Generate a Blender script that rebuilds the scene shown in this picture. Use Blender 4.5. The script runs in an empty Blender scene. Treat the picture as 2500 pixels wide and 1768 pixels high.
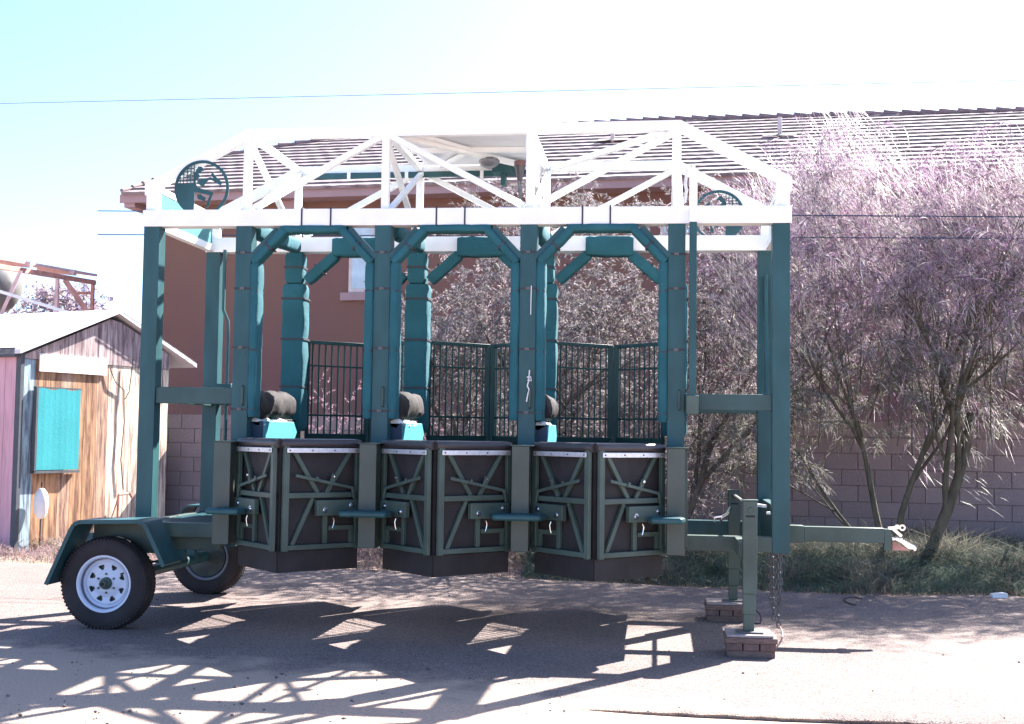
import bpy, math, random
import numpy as np
from mathutils import Vector, Matrix, noise
random.seed(7); rng = np.random.default_rng(7)
R = math.radians
scn = bpy.context.scene
C = scn.collection

# ------------------------------------------------------------ camera
CAM = Vector((4.04638, -9.52308, 1.48106)); yaw, pit, rol, F = 0.116247, 0.058288, 0.013710, 3100.0
fw = Vector((-math.sin(yaw)*math.cos(pit), math.cos(yaw)*math.cos(pit), math.sin(pit)))
rt = Vector((math.cos(yaw), math.sin(yaw), 0)); up = rt.cross(fw)
c_, s_ = math.cos(rol), math.sin(rol)
r2 = rt*c_ + up*s_; u2 = up*c_ - rt*s_
cd = bpy.data.cameras.new("camera"); cam = bpy.data.objects.new("camera", cd); C.objects.link(cam)
m = Matrix((r2, u2, -fw)).transposed().to_4x4(); m.translation = CAM
cam.matrix_world = m
cd.sensor_width = 36; cd.lens = F/2500*36; cd.clip_end = 2000
scn.camera = cam

# ------------------------------------------------------------ light
SUN_EL, SUN_AZ = 42.3, 34.5            # azimuth from +Y towards +X
w = bpy.data.worlds.new("World"); scn.world = w; w.use_nodes = True
nt = w.node_tree
sky = nt.nodes.new("ShaderNodeTexSky"); sky.sky_type = 'NISHITA'; sky.sun_disc = False
sky.sun_elevation = R(SUN_EL); sky.sun_rotation = R(SUN_AZ)
sky.air_density = 0.6; sky.dust_density = 1.0; sky.ozone_density = 4.5
bg = nt.nodes["Background"]; bg.inputs[1].default_value = 0.085
nt.links.new(sky.outputs[0], bg.inputs[0])
sd = bpy.data.lights.new("sun", 'SUN'); so = bpy.data.objects.new("sun", sd); C.objects.link(so)
sd.energy = 4.6; sd.angle = R(0.53); sd.color = (1.0, 0.94, 0.90)
sv = Vector((math.sin(R(SUN_AZ))*math.cos(R(SUN_EL)), math.cos(R(SUN_AZ))*math.cos(R(SUN_EL)), math.sin(R(SUN_EL))))
so.rotation_euler = sv.to_track_quat('Z', 'Y').to_euler(); so.location = (10, 15, 20)
vs = scn.view_settings; vs.view_transform = 'Standard'; vs.look = 'None'; vs.gamma = 1; vs.use_curve_mapping = False
vs.exposure = 2.5

# ------------------------------------------------------------ materials
def mat(name, col, rough=.6, metal=0, var=.12, vscale=6, bump=0, bscale=60, col2=None, coat=0, trans=0, spec=.5, stretch=None, detail=4):
    m = bpy.data.materials.new(name); m.use_nodes = True; n = m.node_tree; L = n.links
    b = n.nodes["Principled BSDF"]
    b.inputs['Roughness'].default_value = rough; b.inputs['Metallic'].default_value = metal
    b.inputs['Specular IOR Level'].default_value = spec
    if coat: b.inputs['Coat Weight'].default_value = coat; b.inputs['Coat Roughness'].default_value = .12
    tc = n.nodes.new("ShaderNodeTexCoord"); co = tc.outputs['Object']
    if stretch:
        mp = n.nodes.new("ShaderNodeMapping"); mp.inputs['Scale'].default_value = stretch; L.new(co, mp.inputs[0]); co = mp.outputs[0]
    nz = n.nodes.new("ShaderNodeTexNoise"); nz.inputs['Scale'].default_value = vscale; nz.inputs['Detail'].default_value = detail
    L.new(co, nz.inputs['Vector'])
    cr = n.nodes.new("ShaderNodeValToRGB"); cr.color_ramp.elements[0].position = .32; cr.color_ramp.elements[1].position = .68
    a = [max(0, c*(1-var)) for c in col]; z = [c*(1+var) for c in (col2 or col)]
    cr.color_ramp.elements[0].color = (*a, 1); cr.color_ramp.elements[1].color = (*z, 1)
    L.new(nz.outputs[0], cr.inputs[0]); L.new(cr.outputs[0], b.inputs['Base Color'])
    if bump:
        nb = n.nodes.new("ShaderNodeTexNoise"); nb.inputs['Scale'].default_value = bscale; nb.inputs['Detail'].default_value = 5
        L.new(co, nb.inputs['Vector'])
        bp = n.nodes.new("ShaderNodeBump"); bp.inputs['Strength'].default_value = bump; bp.inputs['Distance'].default_value = .01
        L.new(nb.outputs[0], bp.inputs['Height']); L.new(bp.outputs[0], b.inputs['Normal'])
    if trans:
        tr = n.nodes.new("ShaderNodeBsdfTranslucent"); mx = n.nodes.new("ShaderNodeMixShader"); mx.inputs[0].default_value = trans
        L.new(cr.outputs[0], tr.inputs[0]); L.new(b.outputs[0], mx.inputs[1]); L.new(tr.outputs[0], mx.inputs[2])
        L.new(mx.outputs[0], n.nodes["Material Output"].inputs[0])
    return m

def leafmat(name, trans=.45, rough=.6):
    m = bpy.data.materials.new(name); m.use_nodes = True; n = m.node_tree; L = n.links
    b = n.nodes["Principled BSDF"]; b.inputs['Roughness'].default_value = rough; b.inputs['Specular IOR Level'].default_value = .35
    at = n.nodes.new("ShaderNodeAttribute"); at.attribute_name = "tint"
    L.new(at.outputs['Color'], b.inputs['Base Color'])
    tr = n.nodes.new("ShaderNodeBsdfTranslucent"); mx = n.nodes.new("ShaderNodeMixShader"); mx.inputs[0].default_value = trans
    L.new(at.outputs['Color'], tr.inputs[0]); L.new(b.outputs[0], mx.inputs[1]); L.new(tr.outputs[0], mx.inputs[2])
    L.new(mx.outputs[0], n.nodes["Material Output"].inputs[0])
    return m

M = {}
M['green'] = mat('green_enamel', (.025, .084, .092), .42, 0, .20, 6, .05, 160, spec=.3, stretch=(1, 1, .35), detail=9)
M['greenlow'] = mat('green_enamel_dusty', (.062, .094, .078), .42, 0, .24, 3.5, .05, 150, spec=.35)
M['fencegreen'] = mat('dark_green_enamel', (.016, .050, .048), .45, 0, .15, 5, spec=.3)
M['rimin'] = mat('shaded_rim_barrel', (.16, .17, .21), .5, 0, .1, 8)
M['greenmid'] = mat('green_enamel_rail', (.032, .074, .072), .42, 0, .16, 5, spec=.35)
M['drum'] = mat('greasy_drum', (.050, .062, .060), .45, .2, .3, 12)
M['white'] = mat('white_enamel', (.88, .89, .88), .45, 0, .04, 5, .02, 200)
M['pad'] = mat('teal_canvas', (.022, .108, .130), .8, 0, .14, 4, .35, 28, spec=.25)
M['turq'] = mat('turquoise_vinyl', (.055, .30, .34), .55, 0, .06, 4)
M['navy'] = mat('navy_post_shadow', (.012, .035, .075), .55, 0, .1, 4)
M['strap'] = mat('black_strap', (.03, .03, .04), .6)
M['rubber'] = mat('black_rubber', (.024, .0215, .0225), .62, 0, .25, 7, .12, 90, spec=.35)
M['padblack'] = mat('black_vinyl', (.032, .028, .032), .36, 0, .15, 7, .05, 60)
M['alu'] = mat('brushed_aluminium', (.62, .63, .66), .38, .7, .12, 30, .05, 200)
M['chrome'] = mat('bright_steel', (.78, .78, .80), .16, 1, .05, 8)
M['zinc'] = mat('galvanised_steel', (.11, .11, .11), .6, .2, .2, 20)
M['tyre'] = mat('tyre_rubber', (.036, .030, .031), .78, 0, .22, 9, .2, 120, spec=.3)
M['rim'] = mat('white_rim_paint', (.66, .69, .79), .38, 0, .04, 8)
M['dark'] = mat('dark_void', (.012, .014, .014), .8)
M['greyroll'] = mat('dusty_grey_canvas', (.036, .033, .032), .85, 0, .3, 9, .5, 22, spec=.2)
M['tarp'] = mat('teal_sheet', (.10, .33, .33), .6, 0, .12, 3, trans=.3)
M['conc'] = mat('weathered_concrete', (.34, .28, .26), .9, 0, .2, 14, .4, 80)
M['wood'] = mat('weathered_timber', (.17, .11, .09), .85, 0, .3, 10, .4, 40, stretch=(2, 12, 12))
M['brick'] = mat('dull_brick', (.16, .10, .085), .9, 0, .25, 20, .4, 80)
M['lamp'] = mat('grey_glass', (.16, .16, .18), .25, 0, .2, 30)
M['sheet'] = mat('galvanised_sheet', (.66, .67, .70), .35, .15, .12, 3)
M['copper'] = mat('copper_coil', (.16, .07, .06), .5, .3)
M['rope'] = mat('white_rope', (.75, .75, .74), .8)
M['cord'] = mat('dark_cord', (.06, .035, .04), .6)
M['bark'] = mat('grey_bark', (.11, .082, .066), .9, 0, .35, 12, .6, 60, stretch=(1, 1, .3))
M['barkb'] = mat('green_brown_bark', (.105, .088, .058), .9, 0, .35, 12, .6, 60, stretch=(1, 1, .3))
M['leaf'] = leafmat('leaf'); M['leaf2'] = leafmat('needle', .45); M['grass'] = leafmat('grass', .35)
M['stucco'] = mat('red_brown_stucco', (.215, .100, .090), .92, 0, .07, .5, .5, 90, col2=(.195, .105, .072))
M['trim'] = mat('mauve_trim', (.38, .25, .245), .8, 0, .06, 3)
M['tile'] = mat('concrete_roof_tile', (.20, .16, .165), .9, 0, .22, 5, .3, 60, col2=(.255, .205, .205))
M['tilecap'] = mat('roof_ridge_cap', (.24, .17, .17), .9, 0, .2, 6, .3, 60)
M['glass'] = mat('window_glass', (.50, .60, .62), .12, 0, .15, 3)
M['paleframe'] = mat('pale_window_frame', (.62, .52, .48), .6)
M['darkroof'] = mat('dark_teal_shingle', (.07, .10, .095), .8, 0, .3, 9)
M['greywall'] = mat('grey_brown_stucco', (.27, .19, .18), .9)
M['shroof'] = mat('pale_roll_roofing', (.70, .66, .67), .85, 0, .08, 3, .2, 60)
M['lilacboard'] = mat('lilac_painted_board', (.66, .36, .40), .8, 0, .12, 5, .2, 60, stretch=(6, 6, .6))
M['teal_dark'] = mat('dark_trim_board', (.08, .09, .10), .8)
M['rust'] = mat('rust_red_steel', (.48, .24, .19), .75, 0, .25, 7)
M['pinkpaint'] = mat('faded_pink_steel', (.62, .42, .42), .7, 0, .15, 6)
M['tank'] = mat('grey_tank_paint', (.26, .26, .25), .42, .2, .15, 3)
M['olivewire'] = mat('power_line', (.22, .28, .32), .6)
M['bluewire'] = mat('dark_blue_wire', (.04, .055, .10), .6)
M['canvas'] = mat('turquoise_canvas', (.065, .35, .37), 1, 0, .06, 2.5, .2, 30, spec=.05)
M['signboard'] = mat('white_painted_board', (.78, .77, .76), .7, 0, .04, 3)
M['bulb'] = mat('white_plastic', (.82, .80, .79), .5)
M['wool'] = mat('white_fleece', (.75, .80, .80), .95, 0, .1, 20, .8, 40)
M['pebble'] = mat('pebble', (.16, .13, .12), .9, 0, .4, 30)

# gate steel: grimy rust-brown patch on hinge posts
def grime(name, a, bcol):
    m = mat(name, a, .45, 0, .15, 3, .05, 150); n = m.node_tree; L = n.links
    b = n.nodes["Principled BSDF"]; cr = b.inputs['Base Color'].links[0].from_socket
    nz = n.nodes.new("ShaderNodeTexNoise"); nz.inputs['Scale'].default_value = 3.2
    tc = n.nodes.new("ShaderNodeTexCoord"); L.new(tc.outputs['Object'], nz.inputs['Vector'])
    rp = n.nodes.new("ShaderNodeValToRGB"); rp.color_ramp.elements[0].position = .56; rp.color_ramp.elements[1].position = .72
    L.new(nz.outputs[0], rp.inputs[0])
    mx = n.nodes.new("ShaderNodeMixRGB"); mx.inputs[2].default_value = (*bcol, 1)
    L.new(rp.outputs[0], mx.inputs[0]); L.new(cr, mx.inputs[1]); L.new(mx.outputs[0], b.inputs['Base Color'])
    return m
M['hingep'] = grime('green_enamel_grimy', (.056, .076, .062), (.095, .072, .058))

# ------------------------------------------------------------ mesh helpers
class MB:
    def __init__(s): s.v = []; s.f = []
    def add(s, vs, fs):
        o = len(s.v); s.v += [tuple(p) for p in vs]; s.f += [tuple(i+o for i in f) for f in fs]; return s
    def box(s, a, b):
        x0, y0, z0 = a; x1, y1, z1 = b
        return s.add([(x0,y0,z0),(x1,y0,z0),(x1,y1,z0),(x0,y1,z0),(x0,y0,z1),(x1,y0,z1),(x1,y1,z1),(x0,y1,z1)],
                     [(0,3,2,1),(4,5,6,7),(0,1,5,4),(1,2,6,5),(2,3,7,6),(3,0,4,7)])
    def bar(s, p, q, w, h, upv=(0,0,1)):
        p, q = Vector(p), Vector(q); d = (q-p).normalized(); u = Vector(upv)
        sd_ = d.cross(u)
        if sd_.length < 1e-4: sd_ = d.cross(Vector((1,0,0)))
        sd_.normalize(); u = sd_.cross(d).normalized(); a, b = sd_*w/2, u*h/2
        vs = [p-a-b, p+a-b, p+a+b, p-a+b, q-a-b, q+a-b, q+a+b, q-a+b]
        return s.add(vs, [(0,1,2,3),(7,6,5,4),(0,4,5,1),(1,5,6,2),(2,6,7,3),(3,7,4,0)])
    def tube(s, pts, r, n=10, caps=True):
        pts = [Vector(p) for p in pts]; rs = r if isinstance(r, (list, tuple)) else [r]*len(pts); rings = []
        ref = None
        for i, p in enumerate(pts):
            d = (pts[min(i+1, len(pts)-1)]-pts[max(i-1, 0)]).normalized()
            if ref is None: ref = d.orthogonal().normalized()
            ref = (ref - d*ref.dot(d)).normalized(); b = d.cross(ref)
            rings.append([p+(ref*math.cos(2*math.pi*k/n)+b*math.sin(2*math.pi*k/n))*rs[i] for k in range(n)])
        vs = [v for r_ in rings for v in r_]; fs = []
        for i in range(len(pts)-1):
            for k in range(n): fs.append((i*n+k, i*n+(k+1)%n, (i+1)*n+(k+1)%n, (i+1)*n+k))
        if caps: fs += [tuple(reversed(range(n))), tuple(range((len(pts)-1)*n, len(pts)*n))]
        return s.add(vs, fs)
    def lathe(s, prof, o, ax=(0,1,0), n=48, sweep=1.0):
        o = Vector(o); ax = Vector(ax).normalized(); a = ax.orthogonal().normalized(); b = ax.cross(a); vs = []; fs = []; m_ = len(prof)
        for k in range(n):
            t = 2*math.pi*k/n; dr = a*math.cos(t)+b*math.sin(t)
            vs += [o+dr*r_+ax*h for r_, h in prof]
        for k in range(n):
            k2 = (k+1) % n
            for i in range(m_-1): fs.append((k*m_+i, k2*m_+i, k2*m_+i+1, k*m_+i+1))
        return s.add(vs, fs)
    def prism(s, poly, o, ex, ey, th):
        o, ex, ey = Vector(o), Vector(ex), Vector(ey); nn = ex.cross(ey).normalized()*th; n = len(poly)
        a = [o+ex*x+ey*y for x, y in poly]; b = [p+nn for p in a]
        return s.add(a+b, [tuple(reversed(range(n))), tuple(range(n, 2*n))]+[(i, (i+1) % n, n+(i+1) % n, n+i) for i in range(n)])
    def pad(s, p, q, w, h, upv=(0,0,1), pins=(), seg=.035, rnd=.10, ex=4.2, amp=.05, pk=.11):
        p, q = Vector(p), Vector(q); L_ = (q-p).length; d = (q-p)/L_; u = Vector(upv); sd_ = d.cross(u)
        if sd_.length < 1e-4: sd_ = d.cross(Vector((1,0,0)))
        sd_.normalize(); u = sd_.cross(d).normalized(); N = max(6, int(L_/seg)); K = 20; vs = []; fs = []; ph = random.random()*50
        for i in range(N+1):
            t = i/N; e = min(t, 1-t)*L_; sc = 1-.12*math.exp(-(e/.010)**1.5) if e < .1 else 1
            for pn in pins: sc *= 1-pk*math.exp(-((t-pn)*L_/.022)**2)
            for k in range(K):
                a = 2*math.pi*k/K; ca, sa = math.cos(a), math.sin(a)
                x = math.copysign(abs(ca)**(2/ex), ca)*w/2; y = math.copysign(abs(sa)**(2/ex), sa)*h/2
                g = 1+amp*noise.noise(Vector((t*L_*7+ph, ca*1.3, sa*1.3)))*1.6
                vs.append(p+d*(t*L_)+(sd_*x+u*y)*sc*g)
        for i in range(N):
            for k in range(K): fs.append((i*K+k, i*K+(k+1) % K, (i+1)*K+(k+1) % K, (i+1)*K+k))
        fs += [tuple(reversed(range(K))), tuple(range(N*K, (N+1)*K))]
        return s.add(vs, fs)
    def build(s, name, m, parent=None, bevel=0, sharp=38):
        me = bpy.data.meshes.new(name); me.from_pydata(s.v, [], s.f); me.materials.append(M[m] if isinstance(m, str) else m)
        me.polygons.foreach_set('use_smooth', [True]*len(me.polygons)); me.set_sharp_from_angle(angle=R(sharp)); me.update()
        o = bpy.data.objects.new(name, me); C.objects.link(o)
        if parent:
            o.parent = parent
            if parent.type == 'EMPTY': o.matrix_parent_inverse = Matrix.Translation(-parent.location)
        if bevel:
            b = o.modifiers.new('bevel', 'BEVEL'); b.width = bevel; b.segments = 2; b.limit_method = 'ANGLE'; b.angle_limit = R(50)
        return o
def tag(o, label=None, cat=None, group=None, kind=None):
    for k, v in (('label', label), ('category', cat), ('group', group), ('kind', kind)):
        if v: o[k] = v
    return o
def empty(name, loc, label, cat, group=None):
    o = bpy.data.objects.new(name, None); C.objects.link(o); o.location = loc; o.empty_display_size = .2
    return tag(o, label, cat, group)
def bez(p0, p1, p2, n=10):
    p0, p1, p2 = Vector(p0), Vector(p1), Vector(p2)
    return [p0*(1-t)**2+p1*2*t*(1-t)+p2*t*t for t in [i/n for i in range(n+1)]]

# ------------------------------------------------------------ ground
def ground_mat():
    m = bpy.data.materials.new('dirt'); m.use_nodes = True; n = m.node_tree; L = n.links; b = n.nodes["Principled BSDF"]; b.inputs['Roughness'].default_value = .95
    b.inputs['Specular IOR Level'].default_value = .15
    tc = n.nodes.new("ShaderNodeTexCoord")
    def nz(sc, det=6, rough=.6):
        q = n.nodes.new("ShaderNodeTexNoise"); q.inputs['Scale'].default_value = sc; q.inputs['Detail'].default_value = det; q.inputs['Roughness'].default_value = rough
        L.new(tc.outputs['Object'], q.inputs['Vector']); return q
    a = nz(1.3); c = nz(45, 8, .75)
    r1 = n.nodes.new("ShaderNodeValToRGB"); r1.color_ramp.elements[0].color = (.36, .26, .20, 1); r1.color_ramp.elements[1].color = (.50, .38, .30, 1)
    L.new(a.outputs[0], r1.inputs[0])
    mx = n.nodes.new("ShaderNodeMixRGB"); mx.blend_type = 'MULTIPLY'; mx.inputs[0].default_value = .55
    r2_ = n.nodes.new("ShaderNodeValToRGB"); r2_.color_ramp.elements[0].position = .35; r2_.color_ramp.elements[0].color = (.45, .42, .42, 1); r2_.color_ramp.elements[1].position = .62; r2_.color_ramp.elements[1].color = (1.1, 1.1, 1.1, 1)
    L.new(c.outputs[0], r2_.inputs[0]); L.new(r1.outputs[0], mx.inputs[1]); L.new(r2_.outputs[0], mx.inputs[2]); L.new(mx.outputs[0], b.inputs['Base Color'])
    bp = n.nodes.new("ShaderNodeBump"); bp.inputs['Strength'].default_value = .5; bp.inputs['Distance'].default_value = .01
    L.new(c.outputs[0], bp.inputs['Height']); L.new(bp.outputs[0], b.inputs['Normal'])
    return m
def asphalt_mat():
    m = bpy.data.materials.new('old_asphalt'); m.use_nodes = True; n = m.node_tree; L = n.links; b = n.nodes["Principled BSDF"]; b.inputs['Roughness'].default_value = .9
    b.inputs['Specular IOR Level'].default_value = .25
    tc = n.nodes.new("ShaderNodeTexCoord")
    def N(t, **k):
        q = n.nodes.new(t)
        for a_, v_ in k.items(): q.inputs[a_].default_value = v_
        return q
    def ramp(src, p0, c0, p1, c1):
        q = n.nodes.new("ShaderNodeValToRGB"); q.color_ramp.elements[0].position = p0; q.color_ramp.elements[1].position = p1
        q.color_ramp.elements[0].color = (*c0, 1); q.color_ramp.elements[1].color = (*c1, 1); L.new(src, q.inputs[0]); return q
    big = N("ShaderNodeTexNoise", Scale=.9, Detail=5); L.new(tc.outputs['Object'], big.inputs['Vector'])
    base = ramp(big.outputs[0], .3, (.160, .126, .116), .7, (.205, .164, .150))
    gr = N("ShaderNodeTexVoronoi", Scale=120.0); L.new(tc.outputs['Object'], gr.inputs['Vector'])
    gcol = ramp(gr.outputs['Color'], .1, (.34, .33, .33), .85, (1.62, 1.60, 1.56))
    m1 = N("ShaderNodeMixRGB", Fac=.75); m1.blend_type = 'MULTIPLY'; L.new(base.outputs[0], m1.inputs[1]); L.new(gcol.outputs[0], m1.inputs[2])
    # blown sand lying over the near left of the asphalt (a real deposit)
    sep = n.nodes.new("ShaderNodeSeparateXYZ"); L.new(tc.outputs['Object'], sep.inputs[0])
    f1 = n.nodes.new("ShaderNodeMath"); f1.operation = 'MULTIPLY_ADD'; f1.inputs[1].default_value = -.62; L.new(sep.outputs[1], f1.inputs[0])
    f2 = n.nodes.new("ShaderNodeMath"); f2.operation = 'MULTIPLY_ADD'; f2.inputs[1].default_value = -.16; f2.inputs[2].default_value = -.52; L.new(sep.outputs[0], f2.inputs[0]); L.new(f2.outputs[0], f1.inputs[2])
    sn = N("ShaderNodeTexNoise", Scale=2.6, Detail=7, Roughness=.65); L.new(tc.outputs['Object'], sn.inputs['Vector'])
    f3 = n.nodes.new("ShaderNodeMath"); f3.operation = 'MULTIPLY_ADD'; f3.inputs[1].default_value = 1.3; L.new(sn.outputs[0], f3.inputs[0]); L.new(f1.outputs[0], f3.inputs[2])
    sm = ramp(f3.outputs[0], .72, (0, 0, 0), 1.0, (1, 1, 1))
    sc = N("ShaderNodeTexNoise", Scale=70, Detail=6, Roughness=.7); L.new(tc.outputs['Object'], sc.inputs['Vector'])
    scol = ramp(sc.outputs[0], .35, (.27, .205, .165), .65, (.44, .35, .28))
    m2 = N("ShaderNodeMixRGB"); L.new(sm.outputs[0], m2.inputs[0]); L.new(m1.outputs[0], m2.inputs[1]); L.new(scol.outputs[0], m2.inputs[2])
    # oil and tyre stains
    st = N("ShaderNodeTexNoise", Scale=3.0, Detail=3); L.new(tc.outputs['Object'], st.inputs['Vector'])
    stc = ramp(st.outputs[0], .66, (1, 1, 1), .78, (.6, .58, .58))
    m3 = N("ShaderNodeMixRGB", Fac=.8); m3.blend_type = 'MULTIPLY'; L.new(m2.outputs[0], m3.inputs[1]); L.new(stc.outputs[0], m3.inputs[2])
    L.new(m3.outputs[0], b.inputs['Base Color'])
    bp = N("ShaderNodeBump", Strength=.6, Distance=.008); L.new(gr.outputs['Distance'], bp.inputs['Height']); L.new(bp.outputs[0], b.inputs['Normal'])
    return m
M['dirt'] = ground_mat(); M['asphalt'] = asphalt_mat()
b = MB(); b.add([(-300,-60,-.03),(300,-60,-.03),(300,600,-.03),(-300,600,-.03)], [(0,1,2,3)])
tag(b.build('ground', 'dirt'), kind='structure')
def edge_far(x):   # asphalt to verge
    pts = [(-12,3.9),(-3,3.95),(.7,4.25),(2.3,3.85),(4,3.5),(5.8,3.12),(7.5,3.4),(14,3.6)]
    for (a, ya), (b_, yb) in zip(pts, pts[1:]):
        if x <= b_: return ya+(yb-ya)*max(0, (x-a))/(b_-a)
    return pts[-1][1]
b = MB(); nx = 700; xs = [-14+28*i/nx for i in range(nx+1)]; ys = [0, .015, .05, .3, 1, 2]; vs = []; fs = []
for x in xs:
    fr = -2.455+.03*noise.noise(Vector((x*2.2, 0, 0)))+.022*noise.noise(Vector((x*9, 3, 0)))+.014*noise.noise(Vector((x*26, 3, 0)))-(x-3.2)*.012
    k = max(0, min(1, (3.55-x)/.5)); fr = fr*(1-k)+(-9.0)*k
    fa = edge_far(x)+.09*noise.noise(Vector((x*1.5, 9, 0)))+.05*noise.noise(Vector((x*6, 9, 0)))
    jg = .5+.5*noise.noise(Vector((x*5, 7, 2)))
    col = [(x, fr+.012, -.040), (x, fr-.004*jg, -.010), (x, fr+.010+.02*jg, 0), (x, fr+.3, 0), (x, (fr+fa)/2, 0), (x, fa-.2, 0), (x, fa, -.002), (x, fa+.03, -.035)]
    vs += col
for i in range(nx):
    for j in range(7): fs.append((i*8+j, (i+1)*8+j, (i+1)*8+j+1, i*8+j+1))
b.add(vs, fs); tag(b.build('asphalt_yard', 'asphalt', sharp=60), kind='structure')

b = MB(); vs = []; fs = []; nx2 = 160; ny2 = 14
for i in range(nx2+1):
    x = 2.2+14*i/nx2
    for j in range(ny2+1):
        y = -2.40-7*(j/ny2)**1.6; f = max(0, min(1, (x-3.15)/1.3)); f = f*f*(3-2*f)
        vs.append((x, y, .004-.030*f+.004*noise.noise(Vector((x*3, y*3, 0)))-(.02 if j == 0 else 0)))
for i in range(nx2):
    for j in range(ny2): q = i*(ny2+1)+j; fs.append((q, q+1, q+ny2+2, q+ny2+1))
b.add(vs, fs); tag(b.build('sandy_shoulder', 'dirt', sharp=180), kind='structure')

# pebbles and crumbs
def pebbles():
    b = MB()
    for _ in range(520):
        x = random.uniform(-1.5, 9); y = random.uniform(-3.6, -2.5) if (random.random() < .8) else random.uniform(-2.4, 3)
        if x < 3.5 and random.random() < .5: y = random.uniform(-3.2, -1.5)
        r_ = random.uniform(.003, .010) if random.random() < .85 else random.uniform(.01, .018)
        z = -.03 if (x > 3.6 and y < -2.55) else 0
        vs = [(x+r_*dx*random.uniform(.6,1.3), y+r_*dy*random.uniform(.6,1.3), z+r_*.7*(dz+.6)) for dx,dy,dz in ((1,0,0),(-1,0,0),(0,1,0),(0,-1,0),(0,0,.8),(0,0,-.8))]
        b.add(vs, [(0,2,4),(2,1,4),(1,3,4),(3,0,4),(2,0,5),(1,2,5),(3,1,5),(0,3,5)])
    tag(b.build('pebbles', 'pebble', sharp=180), 'small dark pebbles and crumbs scattered over the sandy foreground', 'pebbles', kind='stuff')
pebbles()

# ============================================================ STARTING GATE
G = empty('starting_gate', (2.5, .76, 0), 'green and white three-stall racehorse starting gate on a trailer chassis', 'starting gate')
X = [.0, .75, 1.856, 2.984, 4.101, 4.871]; PW = .129; W = 1.52; ZB, ZT = 3.09, 3.221; RY = W-PW
BV = .004
# main posts
for i, x in enumerate(X):
    z0 = (.80, .66, .66, .66, .66, .649)[i]
    MB().box((x, 0, z0), (x+PW, PW, ZB)).build('post', 'green', G, BV)
for i, x in enumerate(X):
    if i in (0, 5): MB().box((x, RY, .66), (x+PW, W, ZB)).build('post', 'green', G, BV)
    else: MB().box((x+.01, RY+.01, 1.0), (x+PW-.01, W, ZB)).build('post', 'green', G, BV)
# top beams
fb = MB().box((-.012, -.003, ZB), (5.012, PW, ZT)).build('top_beam', 'white', G, BV)
rb = MB().box((-.012, RY, ZB), (5.012, W+.003, ZT)).build('top_beam', 'white', G, BV)
for x0 in (.006, 4.935):
    MB().bar((x0+.03, PW, ZB+.035), (x0+.03, RY, ZB+.035), .06, .065).build('end_beam', 'white', G, BV)
for x0 in (.03, 4.97):
    MB().bar((x0, 0.05, 3.415), (x0, W-.05, 3.415), .05, .05).build('end_beam', 'white', G, BV)
for x in (1.27, 1.50, 2.33, 2.55, 3.45, 3.66):
    MB().box((x, -.008, ZB-.012), (x+.012, PW+.005, ZT+.012)).build('strap', 'strap', fb)
# trusses
CZ = 3.828
def truss(y, hexa):
    for i, x in enumerate(X):
        if i in (0, 5):
            MB().box((x if i == 0 else x+.03, y, ZT), (x+.10 if i == 0 else x+PW, y+.06, 3.40)).build('truss_upright', 'white', G, BV)
        else: MB().box((x+.035, y+.004, ZT), (x+.095, y+.056, CZ-.02)).build('truss_upright', 'white', G, BV)
    y0 = y+.03
    a0, a1, a2, a3 = (-.014, 3.438), (.812, CZ+.036), (4.192, CZ+.056), (5.016, 3.442)
    b0, b1, b2, b3 = (-.014, 3.345), (.835, CZ-.042), (4.166, CZ-.022), (5.016, 3.348)
    for q in ((b1, b2, a2, a1), (b0, b1, a1, a0), (b2, b3, a3, a2)):
        MB().prism(q, (0, y0+.031, 0), (1,0,0), (0,0,1), .062).build('top_chord', 'white', G)
    c = [x+.065 for x in X]
    for a, q in (((c[2]-.03, CZ-.03), (c[1]+.06, ZT+.02)), ((c[2]+.03, CZ-.03), (c[3]-.04, ZT+.02)), ((c[4]-.02, CZ-.03), (c[3]+.05, ZT+.02))):
        MB().bar((a[0], y0, a[1]), (q[0], y0, q[1]), .048, .055, (0,1,0)).build('truss_brace', 'white', G, BV)
truss(.03, 1); truss(RY+.04, 0)
# cross frames between the two trusses
for i in (1, 2, 3, 4):
    x = X[i]+.065; ya, yb = .09, RY+.04
    MB().bar((x, ya, CZ), (x, yb, CZ), .05, .05).build('cross_brace', 'white', G, BV)
    MB().bar((x-.012, ya, CZ-.03), (x-.012, yb, ZT), .03, .048, (1,0,0)).build('cross_brace', 'white', G, BV)
    MB().bar((x+.024, yb, CZ-.03), (x+.024, ya, ZT), .03, .048, (1,0,0)).build('cross_brace', 'white', G, BV)
for a, q in (((X[2]+.1, .1), (X[3], RY+.03)), ((X[4], .1), (X[3]+.12, RY+.03))):
    MB().bar((a[0], a[1], CZ-.01), (q[0], q[1], CZ-.01), .05, .045).build('cross_brace', 'white', G, BV)
# sheet metal tray under the roof with ribs
rp = MB().box((X[2]+.12, .10, CZ+.035), (X[3]+.02, RY+.03, CZ+.041)).build('roof_sheet', 'sheet', G)
MB().box((X[2]+.12, .75, CZ-.005), (X[3]+.02, .80, CZ+.034)).build('rib', 'white', rp)
MB().bar((X[2]+.25, .15, CZ+.012), (X[2]+.62, .74, CZ+.012), .03, .03).build('rib', 'white', rp)
MB().bar((X[2]+.25, 1.38, CZ+.012), (X[2]+.60, .81, CZ+.012), .03, .03).build('rib', 'white', rp)
MB().box((X[3]+.022, .10, CZ-.12), (X[3]+.028, RY+.03, CZ+.045)).build('rib', 'sheet', rp)
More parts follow.
